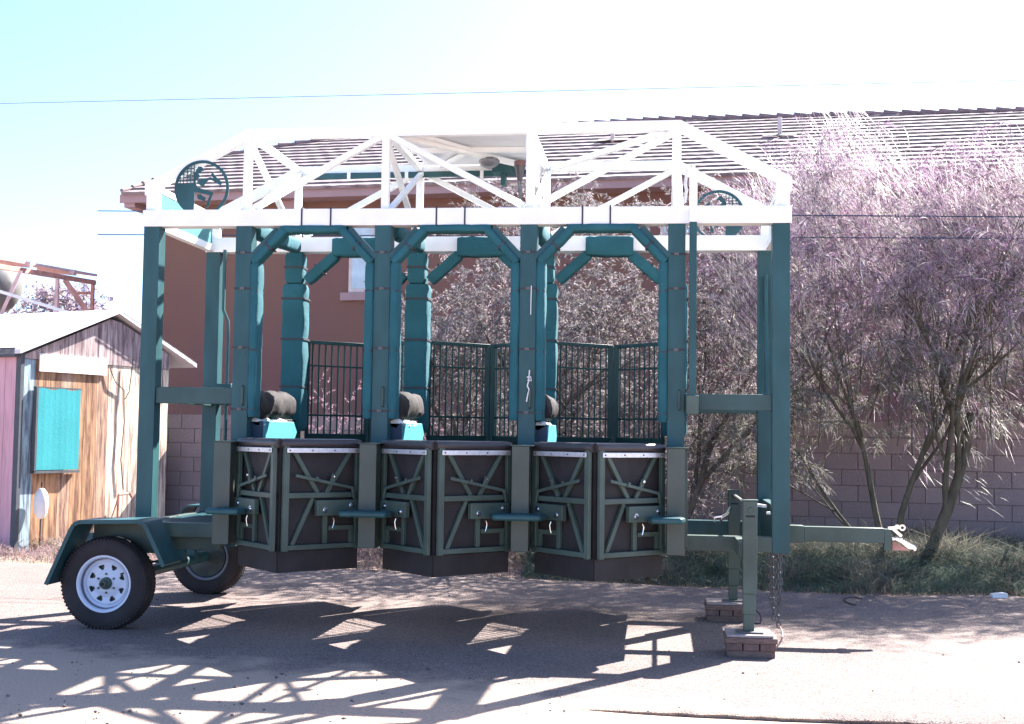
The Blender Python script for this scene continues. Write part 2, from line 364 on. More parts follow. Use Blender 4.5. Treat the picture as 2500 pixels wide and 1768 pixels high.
# green operator tube below rear chord
tb = MB().bar((.93, RY, 3.765), (2.92, RY, 3.778), .03, .05).bar((.93, RY, 3.765), (.12, RY, 3.31), .03, .05).build('operator_tube', 'green', G, .003)
for x in (1.28, 1.80, 2.47): MB().box((x, RY-.022, 3.73), (x+.03, RY-.017, 3.80)).build('clip', 'white', tb)
MB().bar((.55, RY-.02, 3.50), (.55, RY-.02, 3.60), .005, .03, (0,1,0)).build('clip', 'white', tb)
MB().box((2.595, 1.22, 3.750), (2.785, 1.36, 3.815)).box((2.635, 1.22, 3.815), (2.745, 1.36, 3.835)).box((2.668, 1.24, 3.645), (2.712, 1.34, 3.749)).build('operator_bracket', 'green', G, .004)
# lamp, spring motor, wires
LX, LZ = 2.608, 3.786
lp = MB().lathe([(.001,-.055),(.035,-.055),(.072,-.035),(.088,-.008),(.088,.006),(.075,.02),(.001,.02)], (LX, .95, LZ), (0,0,1), 32).build('lamp', 'lamp', G)
MB().box((LX-.03,.92,LZ+.02),(LX+.03,.98,3.82)).build('lamp_bracket', 'sheet', lp)
hb = MB().lathe([(.001,0),(.018,0),(.028,.04),(.040,0.108),(.048,0.120),(.001,0.120)], (2.924, .45, 3.515), (0,0,1), 8).build('spring_motor', 'padblack', G)
MB().lathe([(.001,.0),(.046,.0),(.046,0.038),(.001,0.038)], (2.924,.45,3.636), (0,0,1), 10).build('motor_coil', 'copper', hb)
MB().tube(bez((2.929,.45,3.515),(2.944,.45,3.415),(2.924,.45,3.25)), .010, 6).tube(bez((2.914,.44,3.515),(2.924,.44,3.435),(2.954,.44,3.27)), .012, 6).build('linkage', 'zinc', hb)
MB().tube(bez((3.035,.3,3.80),(3.05,.3,3.55),(3.03,.3,3.25),16), .005, 6).build('cable', 'rope', G)
MB().tube(bez((3.06,.25,3.86),(3.02,.25,3.7),(3.045,.28,3.3),16), .004, 6).build('cable', 'rope', G)
MB().tube(bez((2.88,.9,3.66),(2.98,.7,3.58),(3.03,.35,3.70),12), .004, 6).build('cable', 'copper', G)
# small latch hooks hanging from the cross frames
for x in (X[2]+.20, X[4]-.02):
    hk = MB().box((x-.12, .70, 3.29), (x+.04, .75, 3.335)).build('latch_hook', 'white', G, .004)
    MB().tube([(x-.11,.72,3.29),(x-.115,.72,3.25),(x-.10,.72,3.22),(x-.08,.72,3.24)], .009, 6).build('hook', 'white', hk)
# mid rails
MB().box((PW, .02, 1.70), (X[1], .11, 1.828)).build('mid_rail', 'greenmid', G, BV)
MB().box((X[4]+PW, .02, 1.694), (X[5], .11, 1.814)).build('mid_rail', 'greenmid', G, BV)
MB().box((PW, RY+.02, 1.72), (X[1], RY+.10, 1.83)).build('mid_rail', 'greenmid', G, BV)
MB().box((X[4]+PW, RY+.02, 1.70), (X[5], RY+.10, 1.80)).build('mid_rail', 'greenmid', G, BV)
MB().box((.02, PW, 1.71), (.11, RY, 1.82)).build('mid_rail', 'greenmid', G, BV)
MB().bar((4.93,1.22,1.80),(4.93,1.36,2.86),.025,.11,(0,1,0)).build('brace_plate','green',G,.003)
MB().tube([(.24,1.2,3.08),(.24,1.2,2.55),(.285,1.2,2.45),(.29,1.2,2.3),(.285,1.2,1.2)], .016, 8).build('conduit', 'green', G)
MB().box((.22,1.1,1.80),(.36,1.3,1.90)).build('junction_box','green',G,.004)

# end sheets
for x in (.045, 4.955):
    MB().add([(x,.09,3.145),(x,RY,3.145),(x,RY,3.385),(x,.09,3.385),(x+.004,.09,3.145),(x+.004,RY,3.145),(x+.004,RY,3.385),(x+.004,.09,3.385)],
             [(0,1,2,3),(7,6,5,4),(0,4,5,1),(1,5,6,2),(2,6,7,3),(3,7,4,0)]).build('end_sheet', 'tarp' if x < 1 else 'white', G)

# emblem: steel ring with cut-out horse and rider
def emblem(o, ex, ey):
    S = 403.0; mb = MB(); th = .006
    def P(l): return [((x-568)/S*.222, -(y-1180)/S*.222) for x, y in l]
    n = 56; out = [(.222*math.cos(2*math.pi*k/n), .222*math.sin(2*math.pi*k/n)) for k in range(n)]
    for k in range(n):
        a, b_ = out[k], out[(k+1) % n]; f = .895
        mb.prism([a, b_, (b_[0]*f, b_[1]*f), (a[0]*f, a[1]*f)], o, ex, ey, th)
    z = Vector(ex).cross(Vector(ey)).normalized()*.0015
    def add(l, k=1): mb.prism(P(l), Vector(o)+z*k, ex, ey, th*.9)
    add([(195,1108),(465,1108),(462,1540),(380,1530),(290,1470),(220,1370),(185,1240)])
    add([(455,1150),(500,1160),(570,1188),(640,1205),(745,1245),(700,1370),(690,1440),(640,1470),(655,1380),(692,1285),(460,1232)], 2)
    add([(500,1275),(560,1265),(600,1300),(640,1320),(620,1360),(650,1385),(560,1350),(520,1340)], 2)
    add([(455,1150),(462,960),(490,905),(520,870),(555,870),(580,890),(602,932),(560,938),(540,968),(515,960),(548,1010),(520,1030),(512,1052),(478,1075),(495,1140),(540,1185)], 3)
    add([(505,1038),(640,1042),(700,1022),(740,1042),(700,990),(715,972),(676,930),(745,975),(790,1030),(875,1100),(850,1145),(800,1120),(740,1082),(680,1052),(648,1090),(610,1135),(590,1162),(545,1140),(515,1108),(500,1078),(560,1062)], 4)
    for gx in (250, 300, 355, 408, 455):
        hy = 1180-math.sqrt(max(0, 370**2-(gx-568)**2)); add([(gx-6,hy),(gx+6,hy),(gx+6,1110),(gx-6,1110)], 5)
    for gy in (900, 945, 990, 1035, 1080):
        hx = 568-math.sqrt(370**2-(gy-1180)**2); add([(hx,gy-6),(462,gy-6),(462,gy+6),(hx,gy+6)], 6)
    return mb
e1 = emblem((.455, .025, 3.395), (1,0,0), (0,0,1)).build('emblem', 'green', G)
e2 = emblem((4.538, RY+.03, 3.395), (-1,0,0), (0,0,1)).build('emblem', 'green', G)

# white/green telescoping pole at right
MB().box((4.258, -.075, 1.69), (4.312, -.02, 3.09)).build('pole', 'green', G, .004)
wp = MB().box((4.256, -.077, 3.0901), (4.314, -.005, 3.49)).box((4.272, -.062, 3.49), (4.298, -.03, 3.53)).build('pole', 'white', G, .004)
MB().tube([(4.24,-.02,3.50),(4.225,-.02,3.38),(4.235,-.02,3.34),(4.22,-.02,3.24)], .012, 6).build('cable', 'rope', wp)
MB().box((4.24,-.09,1.66),(4.33,.02,1.80)).build('pole_bracket','greenlow',G,.004)

# padding on front posts and arches
inner = [(X[i]+PW, X[i+1]) for i in (1, 2, 3)]
def cinch(par, pts, r): MB().tube(pts, r, 4).build('strap', 'strap', par)
def wrap(par, c, w, d, z):
    x0, x1, y0, y1 = c[0]-w/2, c[0]+w/2, c[1]-d/2, c[1]+d/2
    MB().box((x0, y0, z-.008), (x1, y1, z+.008)).build('strap', 'strap', par)
for (xa, xb) in inner:
    zs = (2.88, 2.58, 2.12, 1.66)
    for side, x in ((1, xa), (-1, xb)):
        z0, z1 = 1.60, 2.80
        p = MB().pad((x+side*.034, .055, z0), (x+side*.034, .055, z1), .072, .17, (0,1,0), [(z-z0)/(z1-z0) for z in zs if z < z1]).build('post_pad', 'pad', G)
        for z in zs[1:]: wrap(p, (x+side*.034, .055), .062, .152, z)
    # arch
    for a, q in (((xa+.02, 2.80), (xa+.262, 3.055)), ((xb-.02, 2.80), (xb-.262, 3.055))):
        p = MB().pad((a[0], .035, a[1]), (q[0], .035, q[1]), .066, .15, (0,1,0), (.5,)).build('arch_pad', 'pad', G)
        s_x = 1 if q[0] > a[0] else -1
        mx_, mz = (a[0]+q[0])/2, (a[1]+q[1])/2
        MB().bar((mx_-.006*s_x, .035, mz-.006), (mx_+.006*s_x, .035, mz+.006), .074, .138, (0,1,0)).build('strap', 'strap', p)
        MB().bar((a[0]-.025*s_x, .045, a[1]+.035), (q[0]-.055*s_x, .045, q[1]+.005), .055, .10, (0,1,0)).build('arch_bar', 'green', G, .003)
    p = MB().pad((xa+.225, .05, 3.062), (xb-.225, .05, 3.062), .15, .062, (0,0,1), (.25, .75)).build('arch_pad', 'pad', G)
for i in (1, 2, 3, 4):   # strap round each front post
    for z in (2.88, 2.60, 2.14, 1.66):
        if i == 4 and z > 2.8: z = 2.86
        if z == 1.66 and i == 4: continue
        s0 = MB().box((X[i]-.003, -.004, z-.007), (X[i]+PW+.003, PW+.004, z+.007)).build('post_strap', 'strap', G)
        MB().box((X[i]+.045, -.010, z-.011), (X[i]+.08, -.0045, z+.011)).build('buckle', 'zinc', s0)
    MB().tube([(X[i]+.09,-.001,1.84),(X[i]+.09,-.018,1.83),(X[i]+.09,-.018,1.70),(X[i]+.09,-.001,1.69)], .008, 6).build('handle', 'greenlow', G)
# rear posts: broad pads and arches
for k, (xa, xb) in enumerate(inner):
    for side, x in ((-1, xa), (1, xb)):
        if side == 1 and k < 2: continue
        xc = x-.065 if side == -1 else x+.065
        p = MB().pad((xc+.008, RY+.045, 1.50), (xc+.008, RY+.045, 2.80), .205, .19, (0,1,0), (.30, .62, .90), ex=9, pk=.06).build('post_pad', 'pad', G)
        for z in (1.89, 2.31, 2.67): wrap(p, (xc+.008, RY+.045), .212, .196, z)
        p = MB().pad((xc, RY+.045, 2.81), (xc, RY+.045, 3.075), .160, .17, (0,1,0), (.5,), ex=9, pk=.06).build('post_pad', 'pad', G)
        wrap(p, (xc, RY+.045), .168, .18, 2.95)
    for a, q in (((xa+.05, 2.83), (xa+.31, 3.06)), ((xb-.05, 2.83), (xb-.31, 3.06))):
        p = MB().pad((a[0], RY+.02, a[1]), (q[0], RY+.02, q[1]), .095, .11, (0,1,0), (.45,), ex=6, pk=.06).build('arch_pad', 'pad', G)
        mx_, mz = a[0]*.55+q[0]*.45, a[1]*.55+q[1]*.45; s_x = 1 if q[0] > a[0] else -1
        MB().bar((mx_-.006*s_x, RY+.02, mz-.006), (mx_+.006*s_x, RY+.02, mz+.006), .12, .09, (0,1,0)).build('strap', 'strap', p)
    xm = (xa+xb)/2
    p = MB().pad((xm-.205, RY+.03, 3.128), (xm+.205, RY+.03, 3.128), .17, .175, (0,0,1), (.20, .78), ex=8, pk=.07).build('head_pad', 'pad', G)
    for t in (.20, .78):
        x = xm-.205+.41*t; MB().box((x-.007, RY-.04, 3.05), (x+.007, RY+.10, 3.206)).build('strap', 'strap', p)
    # padded rail running front to back on the partition head
    p = MB().pad((xa-.015, .14, 3.07), (xa-.015, RY-.13, 3.12), .10, .13, (0,0,1), (.3, .7), ex=3).build('rail_pad', 'pad', G)
    # partition: padded roll, fleece and vinyl board
    pt = MB().box((xa-.09, .14, .63), (xa-.01, RY-.02, 1.60)).build('partition', 'rubber', G, .004)
    MB().box((xa-.085, 1.02, 1.601), (xa-.045, RY-.03, 1.80)).build('end_pad', 'padblack', pt, .01)
    MB().box((xa-.105, 1.46, .62), (xa-.082, 1.86, 1.80)).build('end_board', 'rubber', pt)
    MB().pad((xa-.01, .10, 1.70), (xa-.01, 1.02, 1.71), .215, .225, (0,0,1), (.35,), ex=2.3, amp=.12).build('partition_roll', 'greyroll', pt)
    MB().pad((xa+.02, .12, 1.565), (xa+.02, .80, 1.565), .10, .06, (0,0,1), (.2, .42, .7), ex=2.2, amp=.5).build('fleece', 'wool', pt)
    MB().prism([(.16,1.40),(1.0,1.40),(1.10,1.49),(1.0,1.575),(.16,1.575)], (xa+.03, 0, 0), (0,1,0), (0,0,1), .05).build('vinyl_board', 'turq', pt, .006)
    MB().prism([(.12,1.38),(.157,1.38),(.157,1.57),(.12,1.57)], (xa-.02, 0, 0), (0,1,0), (0,0,1), .10).build('shadow_end', 'navy', pt, .004)  # navy piece stands in for the post's shadow on the turquoise board
pt = MB().box((X[4]+.03, .14, .63), (X[4]+.10, RY-.02, 1.60)).build('partition', 'rubber', G, .004)
MB().box((X[4]+.04, .20, 1.601), (X[4]+.09, RY-.03, 1.82)).build('end_pad', 'padblack', pt, .01)
MB().box((X[4]+.05, 1.46, .62), (X[4]+.075, 1.86, 1.80)).build('end_board', 'rubber', pt)
# hinge posts with foot ledges
for i in (1, 2, 3, 4):
    x = X[i]; y0 = -.36
    hp = MB().box((x, y0, .649), (x+PW, -.003, 1.41)).build('hinge_post', 'hingep', G, BV)
    MB().box((x-.012, y0-.012, 1.4105), (x+PW+.03, .0, 1.4165)).build('cap_plate', 'greenlow', hp)
    MB().box((x+PW+.001, y0+.16, .70), (x+PW+.022, -.01, 1.40)).build('hinge_flange', 'greenlow', hp, .003)
    xl, xr = {1: (.755, 1.05), 2: (1.742, 2.138), 3: (2.852, 3.245), 4: (3.962, 4.232)}[i]
    poly = [(xl+.03,-.365),(xl,-.50),(xl+.03,-.60),(xr-.03,-.60),(xr,-.50),(xr-.03,-.365)]
    ld = MB().prism(poly, (0,0,.885), (1,0,0), (0,1,0), .042).build('foot_ledge', 'green', G, .014)
# front doors
def leaf(ap, hi, name='gate_door'):
    ap, hi = Vector(ap), Vector(hi); d = hi-ap; Wd = d.length; ex = d.normalized(); nrm = ex.cross(Vector((0,0,1)))
    if nrm.y > 0: nrm = -nrm
    sgn = 1
    def P(u, z, off=0): q = ap+ex*(u*Wd)+nrm*off; return Vector((q.x, q.y, z))
    def B(mb, u0, z0, u1, z1, w=.032, off=0, t=.03): return mb.bar(P(u0, z0, off), P(u1, z1, off), t, w, tuple(nrm.cross((P(u1, z1)-P(u0, z0)).normalized())))
    mb = MB(); B(mb, .055, .64, .055, 1.39, .045, .012); B(mb, .965, .64, .965, 1.40, .04, .008); B(mb, .05, .665, .985, .665, .036, .01); B(mb, .08, 1.035, .95, 1.035, .038, .008)
    B(mb, .05, 1.385, .98, 1.385, .03, -.004)
    fr = mb.build(name, 'greenlow', G, .003)
    mb = MB(); B(mb, .155, 1.36, .465, 1.05, .032, -.006, .024); B(mb, .885, 1.36, .575, 1.05, .032, -.006, .024); B(mb, .155, .68, .405, 1.015, .032, -.006, .024)
    B(mb, .565, .90, .565, .685, .038, -.006, .024); B(mb, .61, .795, .93, .795, .032, -.006, .024); B(mb, .905, .78, .905, .685, .034, -.006, .024)
    mb.build('door_brace', 'greenlow', fr, .002)
    mb = MB(); B(mb, .16, 1.178, .88, 1.085, .022, .032, .012); B(mb, .40, 1.155, .43, 1.148, .034, .042, .012); B(mb, .875, 1.09, .925, .97, .022, .034, .012); B(mb, .60, 1.105, .645, 1.185, .034, .030, .008)
    mb.build('lever', 'greenlow', fr, .002)
    MB().lathe([(.001,.010),(.010,.009),(.012,0)], P(.640, 1.170, .036), tuple(nrm), 10).build('bolt', 'chrome', fr)
    for u, z in ((.52, .928), (.855, .958)): MB().lathe([(.001,.012),(.012,.012),(.014,.004),(.022,.004),(.022,0),(.001,0)], P(u, z, .046), tuple(nrm), 12).build('bolt', 'chrome', fr)
    MB().tube([P(.64,.875,.03), P(.65,.85,.036), P(.645,.82,.034), P(.635,.795,.03)], .0042, 6).build('snap_hook', 'chrome', fr)
    MB().bar(P(.42, .943, .026), P(.955, .943, .026), .04, .112, (0,0,1)).build('latch_plate', 'greenlow', fr, .004)
    MB().bar(P(.01, .98, -.035), P(.995, .98, -.035), .03, .82).build('rubber_panel', 'rubber', fr)
    MB().bar(P(.0, .565, -.012), P(1.0, .565, -.012), .012, .15).build('rubber_flap', 'rubber', fr)
    MB().pad(P(.0, 1.408, -.03), P(1.0, 1.408, -.03), .120, .070, (0,0,1), (), ex=3.6, amp=.015).build('top_pad', 'padblack', fr)
    st = MB().bar(P(.045, 1.358, .034), P(.965, 1.358, .034), .006, .034).build('metal_strip', 'alu', fr, .002)
    mb = MB()
    for u in (.08, .36, .64, .92): mb.lathe([(.001,.004),(.006,.003),(.007,0)], P(u, 1.358, .037), tuple(nrm), 8)
    mb.build('rivets', 'zinc', st)
for (xa, xb) in inner:
    xm = (xa+xb)/2-.005
    leaf((xm-.012, -.72, 0), (xa+.03, -.24, 0)); leaf((xm+.012, -.72, 0), (xb-.025, -.24, 0))
# tail gates
def tail(hx, ax, tag_):
    h, a = Vector((hx, 1.56, 0)), Vector((ax, 1.98, 0)); d = a-h
    def P(u, z): q = h+d*u; return Vector((q.x, q.y, z))
    mb = MB(); mb.bar(P(0, 2.30), P(1, 2.30), .03, .032).bar(P(0,1.45),P(1,1.45),.035,.06)
    mb.bar(P(.97,1.40),P(.97,2.30),.05,.05).bar(P(.02,1.40),P(.02,2.30),.03,.03)
    mb.bar(P(0,2.09),P(1,2.09),.014,.016).bar(P(0,1.645),P(1,1.645),.016,.018)
    fr = mb.build('tail_gate', 'fencegreen', G, .002)
    mb = MB()
    for k in range(1, 10): mb.bar(P(k/10-.01,1.45), P(k/10-.01,2.29), .014, .014, (1,0,0))
    mb.build('bars', 'fencegreen', fr)
    MB().bar(P(0, .96), P(1, .96), .03, .93).build('tail_panel', 'rubber', fr)
for (xa, xb) in inner:
    xm = (xa+xb)/2; tail(xa+.02, xm+.02-.01, 0); tail(xb-.02, xm+.035, 1)
# chassis
for x0, x1 in ((X[4]+PW, X[5]),):
    MB().box((x0, .0, .655), (x1, .10, .767)).build('chassis_rail', 'greenlow', G, BV)
    MB().box((x0, RY, .66), (x1, W, .79)).build('chassis_rail', 'green', G, BV)
MB().box((X[4]+.02, .13, .66), (X[4]+.11, RY, .75)).build('cross_member', 'green', G, BV)
MB().box((4.90, .13, .66), (4.96, RY, .985)).build('end_plate', 'green', G, BV)
MB().box((-.02, .02, .665), (X[1], .10, .775)).build('chassis_rail', 'greenlow', G, BV)
MB().box((-.02, RY+.02, .665), (X[1], W-.02, .775)).build('chassis_rail', 'greenlow', G, BV)
MB().box((-.03, .02, .665), (.03, W-.02, .775)).build('cross_member', 'greenlow', G, BV)
mb = MB().box((.03, .10, .740), (X[1], RY+.02, .755))
for k in range(15): mb.box((.06+k*.045, .12, .755), (.08+k*.045, RY, .772))
mb.build('platform', 'green', G)
MB().box((.25,.13,.56),(.65,.19,.664)).build('hanger', 'greenlow', G, BV)
# axle and wheels
WX, HZ, TR = -.07, .332, .337
MB().tube([(WX, -.20, HZ+.015), (WX, 1.75, HZ+.015)], .048, 14).build('axle', 'green', G)
for y in (.17, 1.38):
    sp = MB()
    sp.bar((WX-.38,y,.50),(WX,y,.42),.06,.018).bar((WX+.38,y,.50),(WX,y,.42),.06,.018).bar((WX-.25,y,.455),(WX+.25,y,.455),.06,.014)
    sp.box((WX-.06,y-.04,.36),(WX+.06,y+.04,.47)); sp.box((WX+.33,y-.03,.48),(WX+.42,y+.03,.67)); sp.box((WX-.42,y-.03,.48),(WX-.33,y+.03,.67))
    sp.build('leaf_spring', 'green', G, .003)
def wheel(yc, face):   # face = -1: outer side towards -Y
    t = .105; f = face
    prof = [(.207,-.085),(.225,-.098),(.262,-.106),(.30,-.103),(.328,-.088),(.3395,-.070),(.3445,-.055),(.3445,-.035),(.336,-.032),(.336,-.026),(.346,-.023),(.347,0),(.346,.023),(.336,.026),(.336,.032),(.3445,.035),(.3445,.055),(.3395,.070),(.328,.088),(.30,.103),(.262,.106),(.225,.098),(.207,.085),(.195,.0),(.207,-.085)]
    ty = MB().lathe([(r_, h) for r_, h in prof], (WX, yc, TR), (0,1,0), 96)
    for k in range(72):   # shoulder lugs
        a = 2*math.pi*k/72; 
        for sd_ in (-1, 1):
            d_ = Vector((math.cos(a),0,math.sin(a))); tn = Vector((-math.sin(a),0,math.cos(a)))
            p = Vector((WX,yc+sd_*.072,TR))+d_*.331; ty.bar(p+Vector((0,sd_*.022,0))-d_*.006, p-Vector((0,sd_*.022,0))+d_*.009, .013, .018, tuple(d_))
    ty = ty.build('wheel', 'tyre', G, sharp=30)
    o = (WX, yc, TR); ax = (0, f, 0)
    rim = MB().lathe([(.196,.070),(.208,.082),(.213,.090),(.208,.092),(.196,.086),(.190,.072),(.185,.045),(.178,.030),(.168,.022),(.160,.030),(.152,.034)], o, ax, 64)
    # disc with eight tear-shaped windows
    n = 8
    def D(r_, a, h): 
        A = Vector(ax); u_ = Vector((1,0,0)); v_ = Vector((0,0,1)); return Vector(o)+u_*(r_*math.cos(a))+v_*(r_*math.sin(a))+A*h
    vs = []; fs = []
    rad = [(.152,.034),(.141,.031),(.118,.026),(.105,.026),(.090,.036),(.070,.040),(.045,.040)]
    NA = 96
    for r_, h in rad: vs += [D(r_, 2*math.pi*k/NA, h) for k in range(NA)]
    for j in range(len(rad)-1):
        for k in range(NA):
            ph = (k % 12)
            hole = (j == 1 and 3 <= ph <= 7) or (j == 2 and 4 <= ph <= 6)
            if hole: continue
            fs.append((j*NA+k, j*NA+(k+1) % NA, (j+1)*NA+(k+1) % NA, (j+1)*NA+k))
    rim.add(vs, fs)
    rim = rim.build('rim', 'rim', ty, sharp=50)
    MB().lathe([(.186,.068),(.176,.0),(.176,-.03),(.19,-.086),(.208,-.092),(.213,-.088),(.206,-.08)], o, ax, 48).build('rim_barrel', 'rimin', ty)
    MB().lathe([(.001,.0),(.172,-.0),(.178,-.075),(.10,-.085),(.001,-.088)], o, ax, 40).build('brake_drum', 'drum', ty)
    hub = MB().lathe([(.046,.036),(.044,.062),(.040,.068),(.030,.070),(.028,.085),(.026,.110),(.022,.114),(.001,.114)], o, ax, 28).build('hub', 'greenlow', ty)
    MB().lathe([(.001,.003),(.014,.003),(.015,0)], Vector(o)+Vector(ax)*.114, ax, 16).build('grease_cap', 'dark', hub)
    mb = MB()
    for k in range(6):
        a = 2*math.pi*k/6+.55; c0 = D(.070, a, .040); mb.lathe([(.001,.014),(.007,.014),(.009,.008),(.009,0)], c0, ax, 6)
    mb.build('wheel_nuts', 'zinc', ty)
    MB().tube([D(.150,.55,.03), D(.140,.55,.065)], .006, 8).build('valve', 'strap', ty)
wheel(-.285, -1); wheel(1.875, 1)
# mudguards
def guard(ya, yb, dx=0, dz=0):
    pr = [(-.475,.345),(-.30,.745),(-.275,.79),(-.235,.812),(.215,.825),(.262,.81),(.29,.775),(.43,.50)]
    pr = [(x+dx, z+dz) for x, z in pr]; vs = []; fs = []; n = len(pr); th = .012
    inn = [(x+(.0-x)*.035, z-.014) for x, z in pr]
    for y in (ya, yb):
        vs += [(x, y, z) for x, z in pr]+[(x, y, z) for x, z in inn]
    for i in range(n-1):
        fs += [(i, i+1, 2*n+i+1, 2*n+i), (n+i+1, n+i, 3*n+i, 3*n+i+1), (i+1, i, n+i, n+i+1), (2*n+i, 2*n+i+1, 3*n+i+1, 3*n+i)]
    fs += [(0, 2*n, 3*n, n), (n-1, 2*n-1, 4*n-1, 3*n-1)]
    g = MB().add(vs, fs)
    for i in range(n-1):   # down-turned outer lip
        a, b_ = pr[i], pr[i+1]; y = ya if ya < .5 else yb
        g.bar((a[0], y, a[1]-.012), (b_[0], y, b_[1]-.012), .008, .03)
    return g
g1 = guard(-.47, -.13).build('mudguard', 'green', G, sharp=25)
MB().prism([(-.27,.55),(.27,.55),(.27,.80),(-.27,.79)], (0,-.125,0), (1,0,0), (0,0,1), .006).build('guard_plate', 'greenlow', g1)
g2 = guard(1.70, 2.04).build('mudguard', 'green', G, sharp=25)
MB().box((-.02,-.13,.70),(.05,.03,.75)).build('guard_bracket','greenlow',G)
# tongue and coupler
TY = .42
MB().box((5.0, TY-.06, .700), (5.14, TY+.06, .832)).build('tongue_sleeve', 'greenlow', G, .005)
MB().box((5.14, TY-.05, .712), (5.735, TY+.05, .825)).build('tongue', 'greenlow', G, .005)
MB().box((5.735, TY-.04, .655), (5.79, TY+.04, .818)).build('coupler_plate', 'greenlow', G, .004)
cp = MB().prism([(5.795,.752),(5.83,.760),(5.87,.745),(5.93,.712),(5.962,.700),(5.975,.68),(5.972,.662),(5.955,.655),(5.95,.668),(5.91,.672),(5.86,.715),(5.82,.735),(5.795,.732)], (0,TY+.035,0), (1,0,0), (0,0,1), .07).build('coupler', 'chrome', G, .004)
MB().bar((5.80,TY,.825),(5.87,TY,.765),.02,.022).lathe([(.012,-.01),(.024,-.01),(.024,.01),(.012,.01),(.012,-.01)], (5.875,TY,.83), (0,1,0), 20).lathe([(.001,-.02),(.018,-.02),(.018,.02),(.001,.02)], (5.835,TY,.835), (0,1,0), 12).bar((5.77,TY,.825),(5.86,TY,.835),.018,.02).build('coupler_latch', 'chrome', cp)
MB().prism([(5.80,.66),(5.93,.66),(5.80,.73)], (0,TY+.02,0), (1,0,0), (0,0,1), .04).build('coupler_socket', 'rust', cp)
# jack legs
def jack(x, y):
    j = MB().box((x-.049, y-.04, .42), (x+.049, y+.06, 1.056)).build('jack', 'greenlow', G, .004)
    MB().box((x-.055, y-.046, 1.0565), (x+.055, y+.066, 1.064)).build('cap_plate', 'greenlow', j)
    MB().box((x-.047, y-.03, .28), (x+.040, y+.05, .42)).build('jack_sleeve', 'greenlow', j, .004)
    MB().box((x-.042, y-.022, .165), (x+.030, y+.042, .28)).build('jack_ram', 'greenlow', j, .003)
    MB().box((x-.09, y-.07, .153), (x+.09, y+.09, .165)).build('foot_plate', 'zinc', j)
    MB().lathe([(.001,.006),(.016,.006),(.018,0)], (x, y-.041, .995), (0,-1,0), 14).build('bolt_cap', 'greenlow', j)
    MB().box((x-.03,y-.0435,.945),(x+.03,y-.0405,.957)).build('slot_plate','dark',j)
jack(4.672, -.55); jack(4.662, 1.15)
MB().box((4.60, -.505, .66), (4.70, -.0, .765)).build('jack_arm', 'greenlow', G, BV)
MB().tube([(4.66, -.48, 1.02), (4.655, 1.10, 1.02)], .016, 10).build('jack_crossbar', 'zinc', G)
MB().tube([(4.55,1.05,.80),(4.55,1.05,.84),(4.60,1.05,.87),(4.63,1.05,.93)], .012, 8).tube([(4.50,1.04,.80),(4.50,1.04,.84),(4.56,1.04,.85)], .008, 6).build('hitch_pin', 'chrome', G)
MB().bar((4.78,.3,.985),(4.83,.15,.985),.03,.02).bar((4.86,.25,.93),(4.90,.2,.93),.03,.02).build('step_tab','white',G)
# chains
def chain(x, y, z1, z0, dbl=False):
    mb = MB(); z = z1; k = 0
    while z > z0:
        L_ = .017; r_ = .0058; a = (1,0,0) if k % 2 else (0,1,0)
        pts = []
        for i in range(13):
            t = 2*math.pi*i/12; lx = math.cos(t)*.013; lz = math.sin(t)*.020+(.006 if math.sin(t) > 0 else -.006)
            pts.append((x+lx*a[0]+.003*math.sin(z*9), y+lx*a[1], z+lz))
        mb.tube(pts, r_, 5, caps=False); z -= .039; k += 1
    return mb
chain(4.918, .02, .64, .12).build('safety_chain', 'zinc', G)
chain(4.935, .03, .64, .26).build('safety_chain', 'zinc', G)
chain(4.925, .50, .63, .10).build('safety_chain', 'zinc', G)
chain(4.905, .50, .63, .22).build('safety_chain', 'zinc', G)
MB().tube(bez((4.92,.02,.13),(4.98,-.05,.06),(4.86,-.35,.012),12), .006, 6).build('brake_cable', 'rust', G)
# white rope on third front post
MB().tube([(3.075,-.012,2.62),(3.073,-.012,2.4)], .004, 6).build('rope', 'rope', G)
MB().tube([(3.07,-.014,1.98),(3.065,-.016,1.90),(3.055,-.02,1.86),(3.07,-.02,1.83),(3.06,-.016,1.80),(3.05,-.016,1.74)], .0055, 6).tube([(3.055,-.02,1.905),(3.085,-.02,1.90),(3.08,-.02,1.93),(3.05,-.02,1.925)], .006, 6).build('rope', 'rope', G)

# ------------------------------------------------------------ block stacks under the jacks
def stack(x0, x1, y0, y1, top, words, grp):
    h = top; t = h/3.2
    o = MB().box((x0+.01, y0+.01, .0), (x1-.01, y1-.01, t)).build('wooden_plank', 'wood', None, .004)
    tag(o, f'weathered wooden plank lying on the asphalt, bottom layer of the {words} jack stack', 'plank')
    n = 3; wd = (x1-x0)/n
    nm = ['left', 'middle', 'right']
    for k in range(n):
        o = MB().box((x0+k*wd+.004, y0, t+.001), (x0+(k+1)*wd-.004, y1, 2*t)).build('brick', 'brick', None, .004)
        tag(o, f'dull red brick, {nm[k]} of three in the middle layer of the {words} jack stack', 'brick', grp)
    o = MB().box((x0-.004, y0-.006, 2*t+.001), (x1+.006, y1+.004, h-.018)).build('wooden_board', 'wood', None, .004)
    tag(o, f'grey-brown board laid over the bricks of the {words} jack stack', 'board')
    o = MB().box((x0+.006, y0+.006, h-.017), (x1-.02, y1, h)).build('concrete_slab', 'conc', None, .005)
    tag(o, f'thin pale concrete slab on top of the {words} jack stack', 'slab')
stack(4.505, 4.845, -.68, -.36, .152, 'near', 'bricks under the near jack')
stack(4.43, 4.755, 1.0, 1.32, .152, 'far', 'bricks under the far jack')
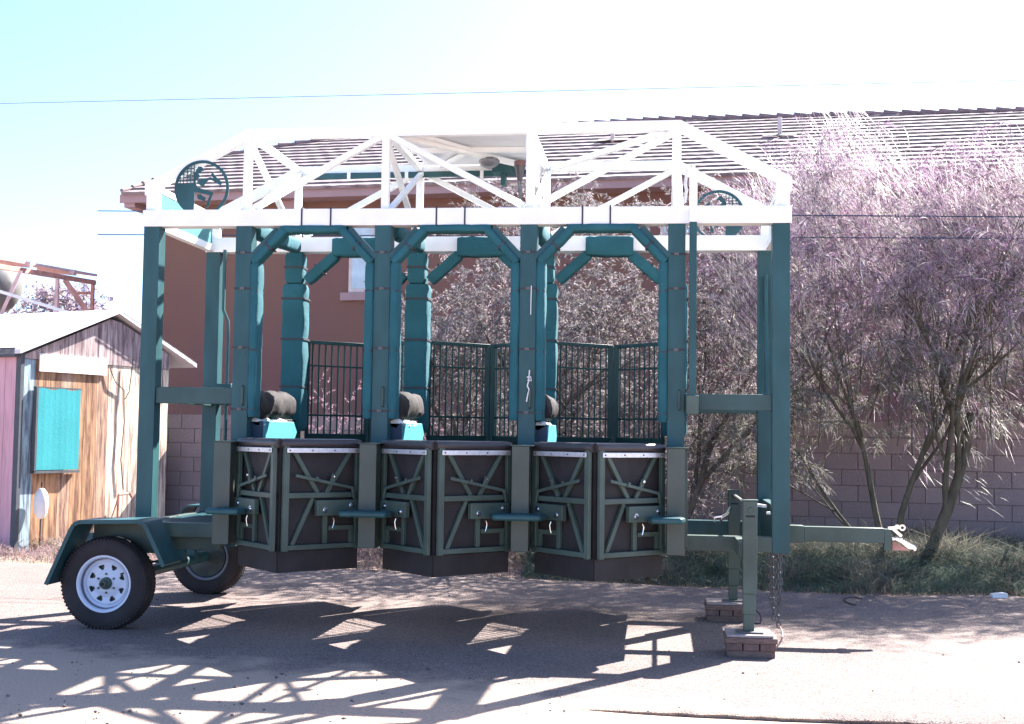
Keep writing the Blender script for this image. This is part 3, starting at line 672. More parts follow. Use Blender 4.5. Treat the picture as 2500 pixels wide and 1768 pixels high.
tag(MB().tube(bez((4.75,1.1,.13),(4.90,1.0,.10),(4.86,.95,.006),12)+bez((4.86,.95,.006),(4.80,.93,.006),(4.74,.98,.01),8)[1:], .006, 6).build('cord_loop', 'cord'), 'dark cord looping off the far brick stack to the ground', 'cord')
hp = []
for k in range(17): a = math.pi*(.25+1.1*k/16); hp.append((5.86+.11*math.cos(a), 2.55+.30*math.sin(a), .008))
tag(MB().tube(hp, .006, 6).build('wire_hoop', 'cord'), 'thin dark bent wire hoop lying on the asphalt by the weeds', 'wire')
tag(MB().box((7.22,3.18,0.0),(7.36,3.27,.035)).prism([(7.22,3.18),(7.36,3.18),(7.33,3.27)], (0,0,.036), (1,0,0), (0,1,0), .01).build('paper_litter', 'bulb'), 'crumpled white scrap of litter at the edge of the weeds', 'litter')

# ------------------------------------------------------------ house
HD = Vector((.9941, -.1080, 0)); HN = Vector((-.1080, -.9941, 0))   # along eave, towards camera
KH = 1.15; E0 = CAM+(Vector((-5.10, 11.08, 5.53))-CAM)*KH
H = empty('house', (0, 12, 0), 'two-storey red-brown stucco house with pale concrete tile roof behind the bushes', 'house')
def HP(a, out, z): q = E0+HD*a*KH+HN*out*KH; return Vector((q.x, q.y, CAM.z+(z-CAM.z)*KH))
def hbox(a0, a1, o0, o1, z0, z1):
    vs = [HP(a, o, z) for z in (z0, z1) for a, o in ((a0,o0),(a1,o0),(a1,o1),(a0,o1))]
    return MB().add(vs, [(0,1,2,3),(7,6,5,4),(4,5,1,0),(5,6,2,1),(6,7,3,2),(7,4,0,3)])
hbox(.22, 24, -.50, -9, 0, 5.40).build('wall', 'stucco', H)
hbox(-.05, 24.3, -.02, -.48, 5.385, 5.40).build('soffit', 'trim', H)
hbox(-.06, 24.3, .0, -.03, 5.37, 5.515).build('fascia', 'trim', H)
hbox(.0, .20, -.05, -3, 5.30, 5.384).build('fascia', 'trim', H)
for a in (2.75, 9.87): hbox(a, a+.26, -.30, -.49, 5.0, 5.384).build('corbel', 'trim', H)
for a0, a1, z0, z1 in ((4.0, 4.72, 3.90, 5.0), (9.2, 9.75, 4.72, 5.02)):
    wn = hbox(a0-.06, a1+.06, -.47, -.499, z0-.06, z1+.06).build('window', 'paleframe', H)
    hbox(a0, a1, -.462, -.469, z0, z1).build('pane', 'glass', wn)
    hbox(a0-.18, a1+.18, -.40, -.499, z0-.20, z0-.07).build('sill', 'trim', wn)
    hbox(a0+(a1-a0)/2-.015, a0+(a1-a0)/2+.015, -.450, -.461, z0, z1).build('mullion', 'paleframe', wn)
# tiled roof: every course is a stepped strip with a wavy lip
PT = R(23); cs, sn = math.cos(PT), math.sin(PT)
def RP(a, s, lift=0): q = E0+(HD*a-HN*(s*cs-sn*lift))*KH; return Vector((q.x, q.y, E0.z+(s*sn+cs*lift)*KH))
edge = [(0.0, 0.0), (.42, 3.35), (2.0, 4.75), (8.6, 5.45), (15.7, 4.72), (24.3, 3.7)]
def left_a(s):
    for (a0, s0), (a1, s1) in zip(edge, edge[1:3+1]):
        if s <= s1: return a0+(a1-a0)*(s-s0)/(s1-s0) if s1 > s0 else a0
    return 8.6
def right_a(s): return 24.3 if s < 3.7 else (15.7+(4.72-s)/1.02*8.6 if s < 4.72 else 8.6+(5.45-s)/.73*7.1)
rf = MB(); ex_ = .33; s = -.06; ci = 0
while s < 5.42:
    s1 = min(s+ex_, 5.45); la, ra = left_a(max(0, s)), right_a(s); n = max(4, int((ra-la)/.085)); vs = []; fs = []
    for i in range(n+1):
        a = la+(ra-la)*i/n; wv = .003*math.sin(a*2*math.pi/.30+ci*math.pi)+.005*noise.noise(Vector((a*4, ci, 0)))
        a2 = left_a(s1)+(right_a(s1)-left_a(s1))*i/n if s1 > 3.6 else a
        vs += [RP(a, s, -.012), RP(a, s-.004+wv, .040+wv), RP(a2, s1+.06 if s1 < 5.4 else s1, .004)]
    for i in range(n):
        k = i*3; fs += [(k, k+3, k+4, k+1), (k+1, k+4, k+5, k+2)]
    rf.add(vs, fs); s += ex_; ci += 1
roof = rf.build('roof', 'tile', H, sharp=50)
MB().add([RP(0,0,-.02), RP(.42,3.35,-.02), RP(2,4.75,-.02), RP(8.6,5.45,-.02), RP(15.7,4.72,-.02), RP(24.3,3.7,-.02), RP(24.3,0,-.02)], [(0,6,5,4,3,2,1)]).build('roof_deck', 'trim', H)
bk = Vector((0, 0, 0)); b0 = [RP(a, s_2, 0) for a, s_2 in edge[1:]]; b1 = [p - HN*4 - Vector((0,0,1.6)) for p in b0]
MB().add(b0+b1, [(0,1,6,5),(1,2,7,6),(2,3,8,7),(3,4,9,8)]).build('roof_back', 'tile', H)
cap = MB(); 
for (a0, s0), (a1, s1) in zip(edge, edge[1:]):
    p0, p1 = RP(a0, s0, .03), RP(a1, s1, .03); L_ = (p1-p0).length; n = int(L_/.36)
    for k in range(n):
        if a0 == 0: continue
        q0 = p0.lerp(p1, k/n); q1 = p0.lerp(p1, (k+1.12)/n)
        cap.tube([q0+Vector((0,0,.035)), q1-Vector((0,0,.008))], [.065, .048], 8)
cap.build('ridge_cap', 'tilecap', roof, sharp=50)
rk = MB(); p0, p1 = RP(-.02, 0, .03), RP(.40, 3.35, .03); n = 11
for k in range(n): rk.tube([p0.lerp(p1, (k+1.1)/n), p0.lerp(p1, k/n)+Vector((0,0,.03))], [.03, .042], 8)
rk.build('ridge_cap', 'tilecap', roof, sharp=50)
for a, s0, h_ in ((8.0, 3.2, .40), (10.95, 3.05, .42)):
    q = RP(a, s0); vp = MB().tube([q, q+Vector((0,0,h_))], .045, 12).build('vent_pipe', 'paleframe', roof)
    MB().add([RP(a-.30,s0-.12,.07), RP(a+.30,s0-.12,.07), RP(a+.26,s0+.15,.06), RP(a-.26,s0+.15,.06)], [(0,1,2,3)]).build('flashing', 'darkroof' if a > 9 else 'tile', roof)
MB().add([RP(14.6,3.25,.07), RP(15.9,3.25,.07), RP(15.9,3.42,.06), RP(14.6,3.42,.06)], [(0,1,2,3)]).build('flashing', 'darkroof', roof)

# garden wall of concrete blocks
def blockwall_mat():
    m = bpy.data.materials.new('concrete_block'); m.use_nodes = True; n = m.node_tree; L = n.links; b = n.nodes["Principled BSDF"]; b.inputs['Roughness'].default_value = .93
    tc = n.nodes.new("ShaderNodeTexCoord"); nz = n.nodes.new("ShaderNodeTexNoise"); nz.inputs['Scale'].default_value = 1.1; nz.inputs['Detail'].default_value = 6
    L.new(tc.outputs['Object'], nz.inputs['Vector'])
    at = n.nodes.new("ShaderNodeAttribute"); at.attribute_name = 'tint'
    mx = n.nodes.new("ShaderNodeMixRGB"); mx.blend_type = 'MULTIPLY'; mx.inputs[0].default_value = .6
    cr = n.nodes.new("ShaderNodeValToRGB"); cr.color_ramp.elements[0].color = (.7,.68,.7,1); cr.color_ramp.elements[1].color = (1.2,1.15,1.15,1); L.new(nz.outputs[0], cr.inputs[0])
    L.new(at.outputs['Color'], mx.inputs[1]); L.new(cr.outputs[0], mx.inputs[2]); L.new(mx.outputs[0], b.inputs['Base Color'])
    n2 = n.nodes.new("ShaderNodeTexNoise"); n2.inputs['Scale'].default_value = 60; L.new(tc.outputs['Object'], n2.inputs['Vector'])
    bp = n.nodes.new("ShaderNodeBump"); bp.inputs['Strength'].default_value = .5; bp.inputs['Distance'].default_value = .01; L.new(n2.outputs[0], bp.inputs['Height']); L.new(bp.outputs[0], b.inputs['Normal'])
    return m
def set_tint(o, per_face_cols, loops_per_face):
    me = o.data; a = me.color_attributes.new('tint', 'FLOAT_COLOR', 'CORNER')
    c = np.repeat(np.hstack([per_face_cols, np.ones((len(per_face_cols), 1))]), loops_per_face, axis=0).astype(np.float32)
    a.data.foreach_set('color', c.ravel())
BW = Vector((-8.0, 8.575, 0)); BD = Vector((.9941, -.1080, 0)); BN = Vector((-.1080, -.9941, 0))
b = MB(); cols = []
def wbox(a0, a1, o0, o1, z0, z1, col):
    p = lambda a, o, z: BW+BD*a+BN*o+Vector((0,0,z))
    vs = [p(a,o,z) for z in (z0, z1) for a, o in ((a0,o0),(a1,o0),(a1,o1),(a0,o1))]
    b.add(vs, [(0,1,2,3),(7,6,5,4),(4,5,1,0),(5,6,2,1),(6,7,3,2),(7,4,0,3)]); cols.extend([col]*6)
wbox(0, 24, -.012, -.19, -.03, 1.73, (.21, .165, .165))
for r_ in range(9):
    z0 = -.10+r_*.2032; a = -.2*(r_ % 2)
    while a < 24:
        v = random.uniform(.88, 1.1); wbox(a+.006, a+.40, 0, -.18, z0+.006, z0+.197, (.31*v, .245*v, .245*v)); a += .4064
bw = b.build('block_wall', blockwall_mat()); set_tint(bw, np.array(cols), 4)
tag(bw, 'grey concrete block garden wall running behind the bushes', 'wall')

# ------------------------------------------------------------ shed
th = R(20); ST = Vector((math.sin(th), math.cos(th), 0)); SG = Vector((math.cos(th), -math.sin(th), 0)); SO = Vector((-3.556, 5.353, 0))
S = empty('shed', (-4.3, 6.6, 0), 'small weathered wooden shed with pale gable roof left of the gate', 'shed')
def SP(t, o, z): q = SO+ST*t+SG*o; return Vector((q.x, q.y, z))
def sbox(t0, t1, o0, o1, z0, z1):
    vs = [SP(t, o, z) for z in (z0, z1) for t, o in ((t0,o0),(t1,o0),(t1,o1),(t0,o1))]
    return MB().add(vs, [(0,1,2,3),(7,6,5,4),(4,5,1,0),(5,6,2,1),(6,7,3,2),(7,4,0,3)])
def plywood():
    m = bpy.data.materials.new('peeling_plywood'); m.use_nodes = True; n = m.node_tree; L = n.links; b = n.nodes["Principled BSDF"]; b.inputs['Roughness'].default_value = .85
    tc = n.nodes.new("ShaderNodeTexCoord"); at = n.nodes.new("ShaderNodeAttribute"); at.attribute_name = 'tint'
    mp = n.nodes.new("ShaderNodeMapping"); mp.inputs['Scale'].default_value = (9, 9, .8); L.new(tc.outputs['Object'], mp.inputs[0])
    nz = n.nodes.new("ShaderNodeTexNoise"); nz.inputs['Scale'].default_value = 2; nz.inputs['Detail'].default_value = 8; nz.inputs['Roughness'].default_value = .7; L.new(mp.outputs[0], nz.inputs['Vector'])
    cr = n.nodes.new("ShaderNodeValToRGB"); cr.color_ramp.elements[0].position = .40; cr.color_ramp.elements[1].position = .60
    cr.color_ramp.elements[0].color = (.34,.26,.28,1); cr.color_ramp.elements[1].color = (1.4,1.35,1.3,1); L.new(nz.outputs[0], cr.inputs[0])
    mx = n.nodes.new("ShaderNodeMixRGB"); mx.blend_type = 'MULTIPLY'; mx.inputs[0].default_value = .9; L.new(at.outputs['Color'], mx.inputs[1]); L.new(cr.outputs[0], mx.inputs[2]); L.new(mx.outputs[0], b.inputs['Base Color'])
    return m
def zroof(t): return 2.46+(3.02-2.46)*(1-abs(t-1.22)/1.42)
mbg = MB(); cols = []; t = -.27; k = 0
while t < 2.30:
    t1 = min(t+.205, 2.31); z0 = 0; tm = (t+t1)/2
    zt0, zt1 = zroof(t)-.05, zroof(t1-.006)-.05
    if tm < -.05: c = (.30, .42, .47)
    elif tm < 1.20: c = (.40, .235, .13) if k % 3 else (.44, .29, .20)
    else: c = (.78, .68, .52)
    for (za, zb0, zb1, cc, oo) in ((0, 2.34, 2.34, c, 0), (2.345, zt0, zt1, (.42, .34, .33), .012)):
        t1_ = t1-.006
        vs = [SP(t,oo,za),SP(t1_,oo,za),SP(t1_,oo,zb1),SP(t,oo,zb0),SP(t,oo-.02,za),SP(t1_,oo-.02,za),SP(t1_,oo-.02,zb1),SP(t,oo-.02,zb0)]
        mbg.add(vs, [(0,1,2,3),(7,6,5,4),(0,4,5,1),(1,5,6,2),(2,6,7,3),(3,7,4,0)]); cols += [cc]*6
    t = t1; k += 1
gw = mbg.build('gable_wall', plywood(), S); set_tint(gw, np.array(cols), 4)
MB().add([SP(-.28,-.03,0),SP(2.32,-.03,0),SP(2.32,-.03,2.40),SP(1.22,-.03,2.93),SP(-.28,-.03,2.40),SP(-.28,-3.2,0),SP(2.32,-3.2,0),SP(2.32,-3.2,2.40),SP(1.22,-3.2,2.93),SP(-.28,-3.2,2.40)],
         [(0,1,2,3,4),(9,8,7,6,5),(0,5,6,1),(1,6,7,2),(0,4,9,5)]).build('shed_body', 'teal_dark', S)
o_ = .02
lw = MB()
for k in range(16): 
    a = -.06-k*.2
    vs = [SP(-.30, a, 0), SP(-.30, a-.194, 0), SP(-.30, a-.194, 2.36), SP(-.30, a, 2.36), SP(-.284, a, 0), SP(-.284, a-.194, 0), SP(-.284, a-.194, 2.36), SP(-.284, a, 2.36)]
    lw.add(vs, [(3,2,1,0),(4,5,6,7),(0,1,5,4),(1,2,6,5),(2,3,7,6),(3,0,4,7)])
lw.build('side_wall', 'lilacboard', S)
sbox(-.315, -.26, -.06, .022, 0, 2.40).build('corner_board', 'teal_dark', S)
sbox(-.40, -.31, -3.2, .0, 2.36, 2.47).build('eave_board', 'teal_dark', S)
OV = .10
for sd_ in (-1, 1):
    tE = 1.22+sd_*(1.62 if sd_ < 0 else 1.55); 
    a = [SP(1.22,OV,3.08), SP(tE,OV,zroof(1.22+sd_*1.5)+.02), SP(tE,-3.5,zroof(1.22+sd_*1.5)+.02), SP(1.22,-3.5,3.08)]
    d = [p-Vector((0,0,.055)) for p in a]
    MB().add(a+d, [(0,1,2,3),(7,6,5,4),(0,4,5,1),(1,5,6,2),(2,6,7,3),(3,7,4,0)] if sd_ > 0 else [(3,2,1,0),(4,5,6,7),(1,5,4,0),(2,6,5,1),(3,7,6,2),(0,4,7,3)]).build('roof', 'shroof', S)
# string of old lights along the right rake
mb = MB()
for k in range(9):
    t = 1.28+k*.16; z = zroof(t)+.02; mb.tube(bez(SP(t,OV+.012,z+.02),SP(t+.06,OV+.02,z-.0),SP(t+.16,OV+.012,zroof(t+.16)+.04),6), .005, 5)
mb.build('light_string', 'strap', S)
tag(sbox(-.03, 1.10, .014, .03, 2.20, 2.42).build('sign_board', 'signboard'), 'blank white painted board fixed under the gable of the shed', 'board')
mb = MB(); n = 28; vs = []
for i in range(n+1):
    t = -.07+.70*i/n; o = .056+.0014*math.sin(i*.4)+.0005*math.sin(i*1.7)
    zt = 1.985+.010*math.sin(i*.5); vs += [SP(t, o, .985), SP(t, o, zt), SP(t, o-.006, zt), SP(t, o-.006, .985)]
fs = []
for i in range(n):
    for k in range(4): fs.append((i*4+k, (i+1)*4+k, (i+1)*4+(k+1) % 4, i*4+(k+1) % 4))
fs += [(0,1,2,3), (n*4+3, n*4+2, n*4+1, n*4)]
mb.add(vs, fs)
cv = mb.build('window_cover', 'canvas')
tag(cv, 'turquoise canvas cover hanging over the shed window', 'window cover')
mbf = sbox(-.10, -.07, .014, .07, .96, 2.0); q = sbox(-.10, .64, .014, .07, .945, .975); mbf.add(q.v, q.f); q = sbox(-.10, .64, .014, .055, 1.99, 2.01); mbf.add(q.v, q.f)
mbf.build('frame', 'teal_dark', cv)
lb = empty('yard_lamp', SP(-.02, .12, 0), 'white oval lantern on a thin dark stake beside the shed', 'lantern')
MB().lathe([(.001,-.19),(.04,-.175),(.075,-.11),(.085,-.02),(.085,.05),(.07,.13),(.035,.18),(.001,.19)], SP(-.02,.12,.58), (0,0,1), 20).build('lantern', 'bulb', lb)
MB().tube([SP(-.02,.12,0), SP(-.02,.12,.84)], .009, 6).build('stake', 'strap', lb)
fc = MB().tube([SP(1.30,.10,0), SP(1.30,.10,.62), SP(1.31,.10,.64), SP(1.50,.10,.65)], .016, 8).tube([SP(1.28,.12,.60),SP(1.16,.12,.32),SP(1.12,.12,.1)], .010, 6).tube([SP(1.50,.10,.67),SP(1.55,.10,.60)], .02, 8).build('yard_tap', 'rust')
tag(fc, 'rusty standpipe tap with hose by the shed wall', 'tap')
mb = MB(); pts = [SP(1.15,.03,2.30),SP(1.25,.035,2.12),SP(1.42,.03,2.02),SP(1.44,.03,1.6),SP(1.40,.03,1.1),SP(1.46,.03,.7)]
mb.tube(pts, .007, 5).tube([SP(1.55,.05,2.45),SP(1.5,.04,2.0),SP(1.44,.03,1.9)], .006, 5)
tag(mb.build('wall_cable', 'cord'), 'dark cable running down the cream side of the shed wall', 'cable')
# thin guy wires casting lines over the cover
# ------------------------------------------------------------ far left: tank stand, far house, trees
T = empty('carport', (-7.5, 13, 0), 'rust-pink steel carport frame rising behind the shed roof', 'carport')
pa, pb = Vector((-7.62,11.2,4.34)), Vector((-7.27,14.75,4.45))
def lp_(a, b_, t): return a.lerp(b_, t)
MB().bar(pa, pb, .08, .09).build('beam', 'rust', T)
dl = Vector((-.75, .05, .10))
MB().add([pa+Vector((.06,0,.12)), pb+Vector((.06,0,.12)), pb+dl+Vector((0,0,.12)), pa+dl+Vector((0,0,.12)), pa+Vector((.06,0,.17)), pb+Vector((.06,0,.17)), pb+dl+Vector((0,0,.17)), pa+dl+Vector((0,0,.17))],
         [(0,1,2,3),(7,6,5,4),(0,4,5,1),(1,5,6,2),(2,6,7,3),(3,7,4,0)]).build('roof_sheet', 'pinkpaint', T)
for t in (.33, .74):
    q = lp_(pa, pb, t)+Vector((.02,0,.105)); MB().bar(q+dl*.9, q+Vector((.12,-.02,0)), .10, .11).build('purlin', 'pinkpaint', T)
MB().box((-7.31,14.68,0),(-7.25,14.74,4.40)).build('leg', 'rust', T)
MB().box((-7.40,13.35,0),(-7.34,13.41,4.36)).build('leg', 'pinkpaint', T)
MB().bar((-7.55,14.6,4.22),(-7.27,14.74,4.24),.05,.05).build('brace', 'rust', T)
MB().bar((-7.66,11.4,3.95),(-5.9,11.9,3.42),.055,.055).build('brace', 'bulb', T)
MB().bar((-7.33,13.6,4.36),(-6.45,13.9,3.05),.10,.10).build('brace', 'rust', T)
MB().bar((-7.38,12.0,4.33),(-8.0,11.7,2.5),.06,.06).build('brace', 'pinkpaint', T)
tk = empty('water_tank', (-9.8, 15.6, 3.6), 'large grey horizontal storage tank under the carport frame', 'tank')
prof = [(.001,-.32),(.20,-.30),(.38,-.24),(.53,-.13),(.63,.02),(.67,.16),(.67,2.5),(.5,2.7),(.001,2.8)]
MB().lathe(prof, (-9.62, 15.35, 4.52), (-.95,.31,0), 40).build('tank_shell', 'tank', tk)
for k in (.3, 1.8):
    c0 = Vector((-9.62,15.35,3.9))+Vector((-.95,.31,0))*k
    MB().box((c0.x-.08,c0.y-.3,0),(c0.x+.08,c0.y+.3,3.98)).build('cradle', 'rust', tk)
fh = empty('far_house', (-9, 27, 0), 'distant low house with dark shingle roof between shed and gate post', 'house')
MB().box((-10.3,25.5,0),(-2,32,4.55)).build('wall', 'greywall', fh)
MB().prism([(-10.7,4.45),(-10.7,4.60),(-6.3,6.75),(-1.8,4.6),(-1.8,4.45),(-6.3,6.5)], (0,25.2,0), (1,0,0), (0,0,1), -7).build('roof', 'darkroof', fh)
MB().prism([(-10.3,4.5),(-2.2,4.5),(-6.3,6.45)], (0,25.5,0), (1,0,0), (0,0,1), -.05).build('gable', 'greywall', fh)
MB().tube([(-9.3,25.3,4.6),(-9.3,25.3,5.2)], .04, 8).build('vent_pipe', 'bulb', fh)

# overhead wires
PLA, PLB = Vector((-50.43, 48.74, 17.35)), Vector((43.28, 59.48, 20.79))
tag(MB().tube([PLA, PLB], .022, 5).build('power_line', 'olivewire'), 'thin power line crossing the open sky above the gate', 'wire')
tag(MB().tube([(-2.503,4.550,4.046),(8.368,4.450,3.885)], .0065, 5).build('utility_wire', 'bluewire'), 'upper of two dark horizontal wires strung behind the gate', 'wire', 'wires behind the gate')
tag(MB().tube([(-2.494,4.550,3.767),(8.366,4.450,3.656)], .0065, 5).build('utility_wire', 'bluewire'), 'lower of two dark horizontal wires strung behind the gate', 'wire', 'wires behind the gate')

# ------------------------------------------------------------ vegetation
def blades(name, P0, D0, W0, L0, wd, cols, m, parent=None, bend=None):
    """P0 base points, D0 unit directions, W0 side vectors; diamond leaf quads"""
    n = len(P0); mid = P0+D0*(L0*.5)[:, None]; tip = P0+D0*L0[:, None]
    if bend is not None: tip = tip+bend
    a = mid+W0*(wd*.5)[:, None]; c = mid-W0*(wd*.5)[:, None]
    v = np.stack([P0, a, tip, c], 1).reshape(-1, 3).astype(np.float32)
    me = bpy.data.meshes.new(name); me.vertices.add(4*n); me.vertices.foreach_set('co', v.ravel())
    me.loops.add(4*n); me.loops.foreach_set('vertex_index', np.arange(4*n, dtype=np.int32))
    me.polygons.add(n); me.polygons.foreach_set('loop_start', np.arange(0, 4*n, 4, dtype=np.int32)); me.polygons.foreach_set('loop_total', np.full(n, 4, np.int32))
    me.update(calc_edges=True); me.materials.append(M[m])
    o = bpy.data.objects.new(name, me); C.objects.link(o); set_tint(o, cols, 4)
    if parent: o.parent = parent; o.matrix_parent_inverse = Matrix.Translation(-parent.location)
    return o
def unit(a): return a/np.maximum(1e-9, np.linalg.norm(a, axis=1))[:, None]
def grow(base, d, length, r, depth, segs, tips, spread, gravity=0, rnd=None, ztop=9):
    """recursive limbs; collects tube specs and twig end segments"""
    rnd = rnd or random
    n = 5; pts = [Vector(base)]; d = Vector(d).normalized()
    for i in range(n):
        d = (d+Vector((rnd.gauss(0,.10), rnd.gauss(0,.10), rnd.gauss(0,.06)+gravity))).normalized(); pts.append(pts[-1]+d*length/n)
    segs.append((pts, [r*(1-.45*i/n) for i in range(n+1)]))
    if depth == 0: tips.append(pts); return
    k = rnd.choice((2, 3, 3))
    for j in range(k):
        t = rnd.uniform(.45, 1); i = min(n, int(t*n)); ax = Vector((rnd.gauss(0,1), rnd.gauss(0,1), rnd.gauss(0,.6)))
        nd = (d+ax.normalized()*spread).normalized(); nd.z = max(nd.z, -.15)
        grow(pts[i], nd, length*rnd.uniform(.6,.85), r*.52, depth-1, segs, tips, spread, gravity, rnd)
def bush(name, label, cat, bases, spread, depth, per_tip, llen, lwid, palette, m, bark, twig, droop, seed, box, extra=None, group=None, pal2=None, plumes=None):
    rnd = random.Random(seed); g = np.random.default_rng(seed)
    root = empty(name, bases[0][0], label, cat, group); segs, tips = [], []
    for (b0, d0, L0, r0) in bases: grow(b0, d0, L0, r0, depth, segs, tips, spread, .02, rnd)
    mb = MB()
    for pts, rs in segs:
        if rs[0] > .004: mb.tube(pts, rs, 6 if rs[0] > .02 else 4, caps=False)
    if plumes:
        for _ in range(34):
            x = rnd.uniform(*plumes[1]); y = rnd.uniform(4.9, 6.0); z = rnd.uniform(1.3, 2.4); l = rnd.uniform(.9, 2.2); lean = rnd.gauss(.05,.16)
            mb.tube([(x,y,z),(x+lean*l*.5+rnd.gauss(0,.03),y,z+l*.5),(x+lean*l,y+rnd.gauss(0,.1),z+l)], [.009,.006,.003], 4, caps=False)
    P, D = [], []; tw = mb
    (x0, x1, z0, z1) = box
    centers = [t[-1] for t in tips if x0 < t[-1].x < x1 and t[-1].z < z1]
    if extra: centers += [Vector(e) for e in extra(rnd)]
    for c0 in centers:
        if plumes and c0.z < 1.95 and rnd.random() < .35: continue
        for q in range(twig[0]):
            d = Vector((rnd.gauss(0,1), rnd.gauss(0,1), rnd.gauss(.55,.7))).normalized(); L_ = twig[1]*rnd.uniform(.5,1.4)
            start = c0+Vector((rnd.gauss(0,twig[2]), rnd.gauss(0,twig[2]), rnd.gauss(0,twig[2])))
            pts = [start]
            for i in range(4):
                d = (d+Vector((rnd.gauss(0,.15), rnd.gauss(0,.15), -droop))).normalized(); pts.append(pts[-1]+d*L_/4)
            if q % 2 == 0 and len(segs) > 40: tw.tube(pts, [.004,.0035,.003,.002,.0015], 3, caps=False)
            for i in range(4):
                a, b_ = pts[i], pts[i+1]; n = per_tip//4
                ts = g.random(n); base = np.array(a)[None]*(1-ts[:, None])+np.array(b_)[None]*ts[:, None]
                P.append(base); D.append(np.repeat(np.array((b_-a).normalized())[None], n, 0))
    mb.build('trunk', bark, root, sharp=180)
    P = np.concatenate(P); D = np.concatenate(D); n = len(P)
    rd = unit(g.normal(size=(n, 3))); dirs = unit(D*1.0+rd*.85+np.array([0,0,-droop*1.5])); side = unit(np.cross(dirs, unit(g.normal(size=(n, 3)))))
    Ls = g.uniform(.55, 1.3, n)*llen; ws = g.uniform(.6, 1.3, n)*lwid
    pal = np.array(palette); idx = g.integers(0, len(pal), n); cl = pal[idx]*g.uniform(.75, 1.25, (n, 1))
    if pal2 is not None:   # shade put into leaf colour: darker olive low down, paler sunlit mauve above
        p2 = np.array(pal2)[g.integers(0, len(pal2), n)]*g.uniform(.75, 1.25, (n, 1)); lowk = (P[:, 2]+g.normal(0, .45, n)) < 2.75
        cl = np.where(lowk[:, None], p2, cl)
    keep = (P[:, 2] > .05) & (P[:, 2] < z1+.25)
    P, dirs, side, Ls, ws, cl = [q[keep] for q in (P, dirs, side, Ls, ws, cl)]
    bend = np.zeros_like(P); bend[:, 2] = -Ls*.25
    blades('crown', P, dirs, side, Ls, ws, cl, m, root, bend)
    if plumes:
        n, (xa, xb), tp = plumes; nc = n//22; cx = g.uniform(xa, xb, nc); ctop = np.array([tp(q_) for q_ in cx]); cz = ctop+.12-np.abs(g.normal(0, 1.0, nc)); cy = g.uniform(4.6, 6.1, nc)
        cd_ = unit(np.stack([.50+g.normal(0,.16,nc), g.normal(0,.2,nc), -.80+g.normal(0,.2,nc)], 1)); cd_[g.random(nc) < .25] *= -1
        cc = np.array([(.70,.68,.60),(.64,.58,.57),(.52,.38,.48)])[g.integers(0,3,nc)]
        k = np.repeat(np.arange(nc), 22); n = len(k)
        base = np.stack([cx, cy, cz], 1)[k]+g.normal(0, 1, (n,3))*np.array([.13,.10,.16]); q = unit(cd_[k]+g.normal(0,.17,(n,3))); sd_ = unit(np.cross(q, g.normal(size=(n,3))))
        x, y, z = base.T; Lp = g.uniform(.08,.30,n); bn = np.stack([g.normal(0,.08,n)*Lp, g.normal(0,.1,n)*Lp, -.12*Lp], 1); pc = cc[k]*g.uniform(.75,1.1,(n,1))
        blades('plumes', np.stack([x,y,z],1), q, sd_, Lp, np.full(n,.0085)*g.uniform(.6,1.3,n), pc, m, root, bn)
    return root
palA = [(.21,.19,.195), (.29,.235,.26), (.15,.15,.14), (.36,.31,.33), (.19,.18,.15)]
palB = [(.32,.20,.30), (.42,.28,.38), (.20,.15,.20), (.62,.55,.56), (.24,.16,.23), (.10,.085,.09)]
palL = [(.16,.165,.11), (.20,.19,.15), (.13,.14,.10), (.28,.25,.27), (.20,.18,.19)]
palG = [(.10,.105,.060), (.13,.125,.075), (.11,.12,.085)]
def fillA(x0, x1, y0, y1, z0, ztop, n):
    def f(rnd):
        out = []
        while len(out) < n:
            x, y, z = rnd.uniform(x0, x1), rnd.uniform(y0, y1), rnd.uniform(z0, 5.4)
            if z < ztop(x)-abs(rnd.gauss(0,.12)) and noise.noise(Vector((x*1.3, y*1.3, z*1.3))) > -.22: out.append((x, y, z))
        return out
    return f
bush('broad_bush', 'dense grey-leaved bush seen through the middle stall behind the gate', 'bush',
     [((1.9,6.0,0), (-.1,.0,1), 1.7, .06), ((2.3,5.7,0), (.25,.1,1), 1.8, .06), ((2.0,6.2,0), (-.45,0,1), 1.5, .05), ((2.5,6.1,0), (.1,-.1,1), 1.9, .05)],
     .75, 4, 36, .062, .013, palA, 'leaf', 'bark', (3, .32, .10), .06, 11, (.2, 3.4, 0, 4.6),
     fillA(.75, 3.3, 5.2, 6.7, .35, lambda x: 3.3+1.0*min(1.2, max(0, x-.75)), 440))
bush('broad_bush', 'second grey-leaved bush filling the right stall behind the gate', 'bush',
     [((3.6,5.9,0), (-.1,.0,1), 1.7, .06), ((4.1,5.7,0), (.25,.1,1), 1.8, .06), ((4.3,6.2,0), (-.15,0,1), 1.6, .05)],
     .75, 4, 36, .060, .013, palA, 'leaf', 'bark', (3, .32, .10), .06, 12, (2.9, 5.3, 0, 4.6),
     fillA(3.0, 5.1, 5.2, 6.6, .35, lambda x: 4.45+.1*math.sin(x*3), 400))
TB = 6.55
def topB(x): return 4.30+.70*math.exp(-((x-6.1)/.45)**2)+.35*math.exp(-((x-8.6)/.9)**2)+.2*noise.noise(Vector((x*3,0,5)))
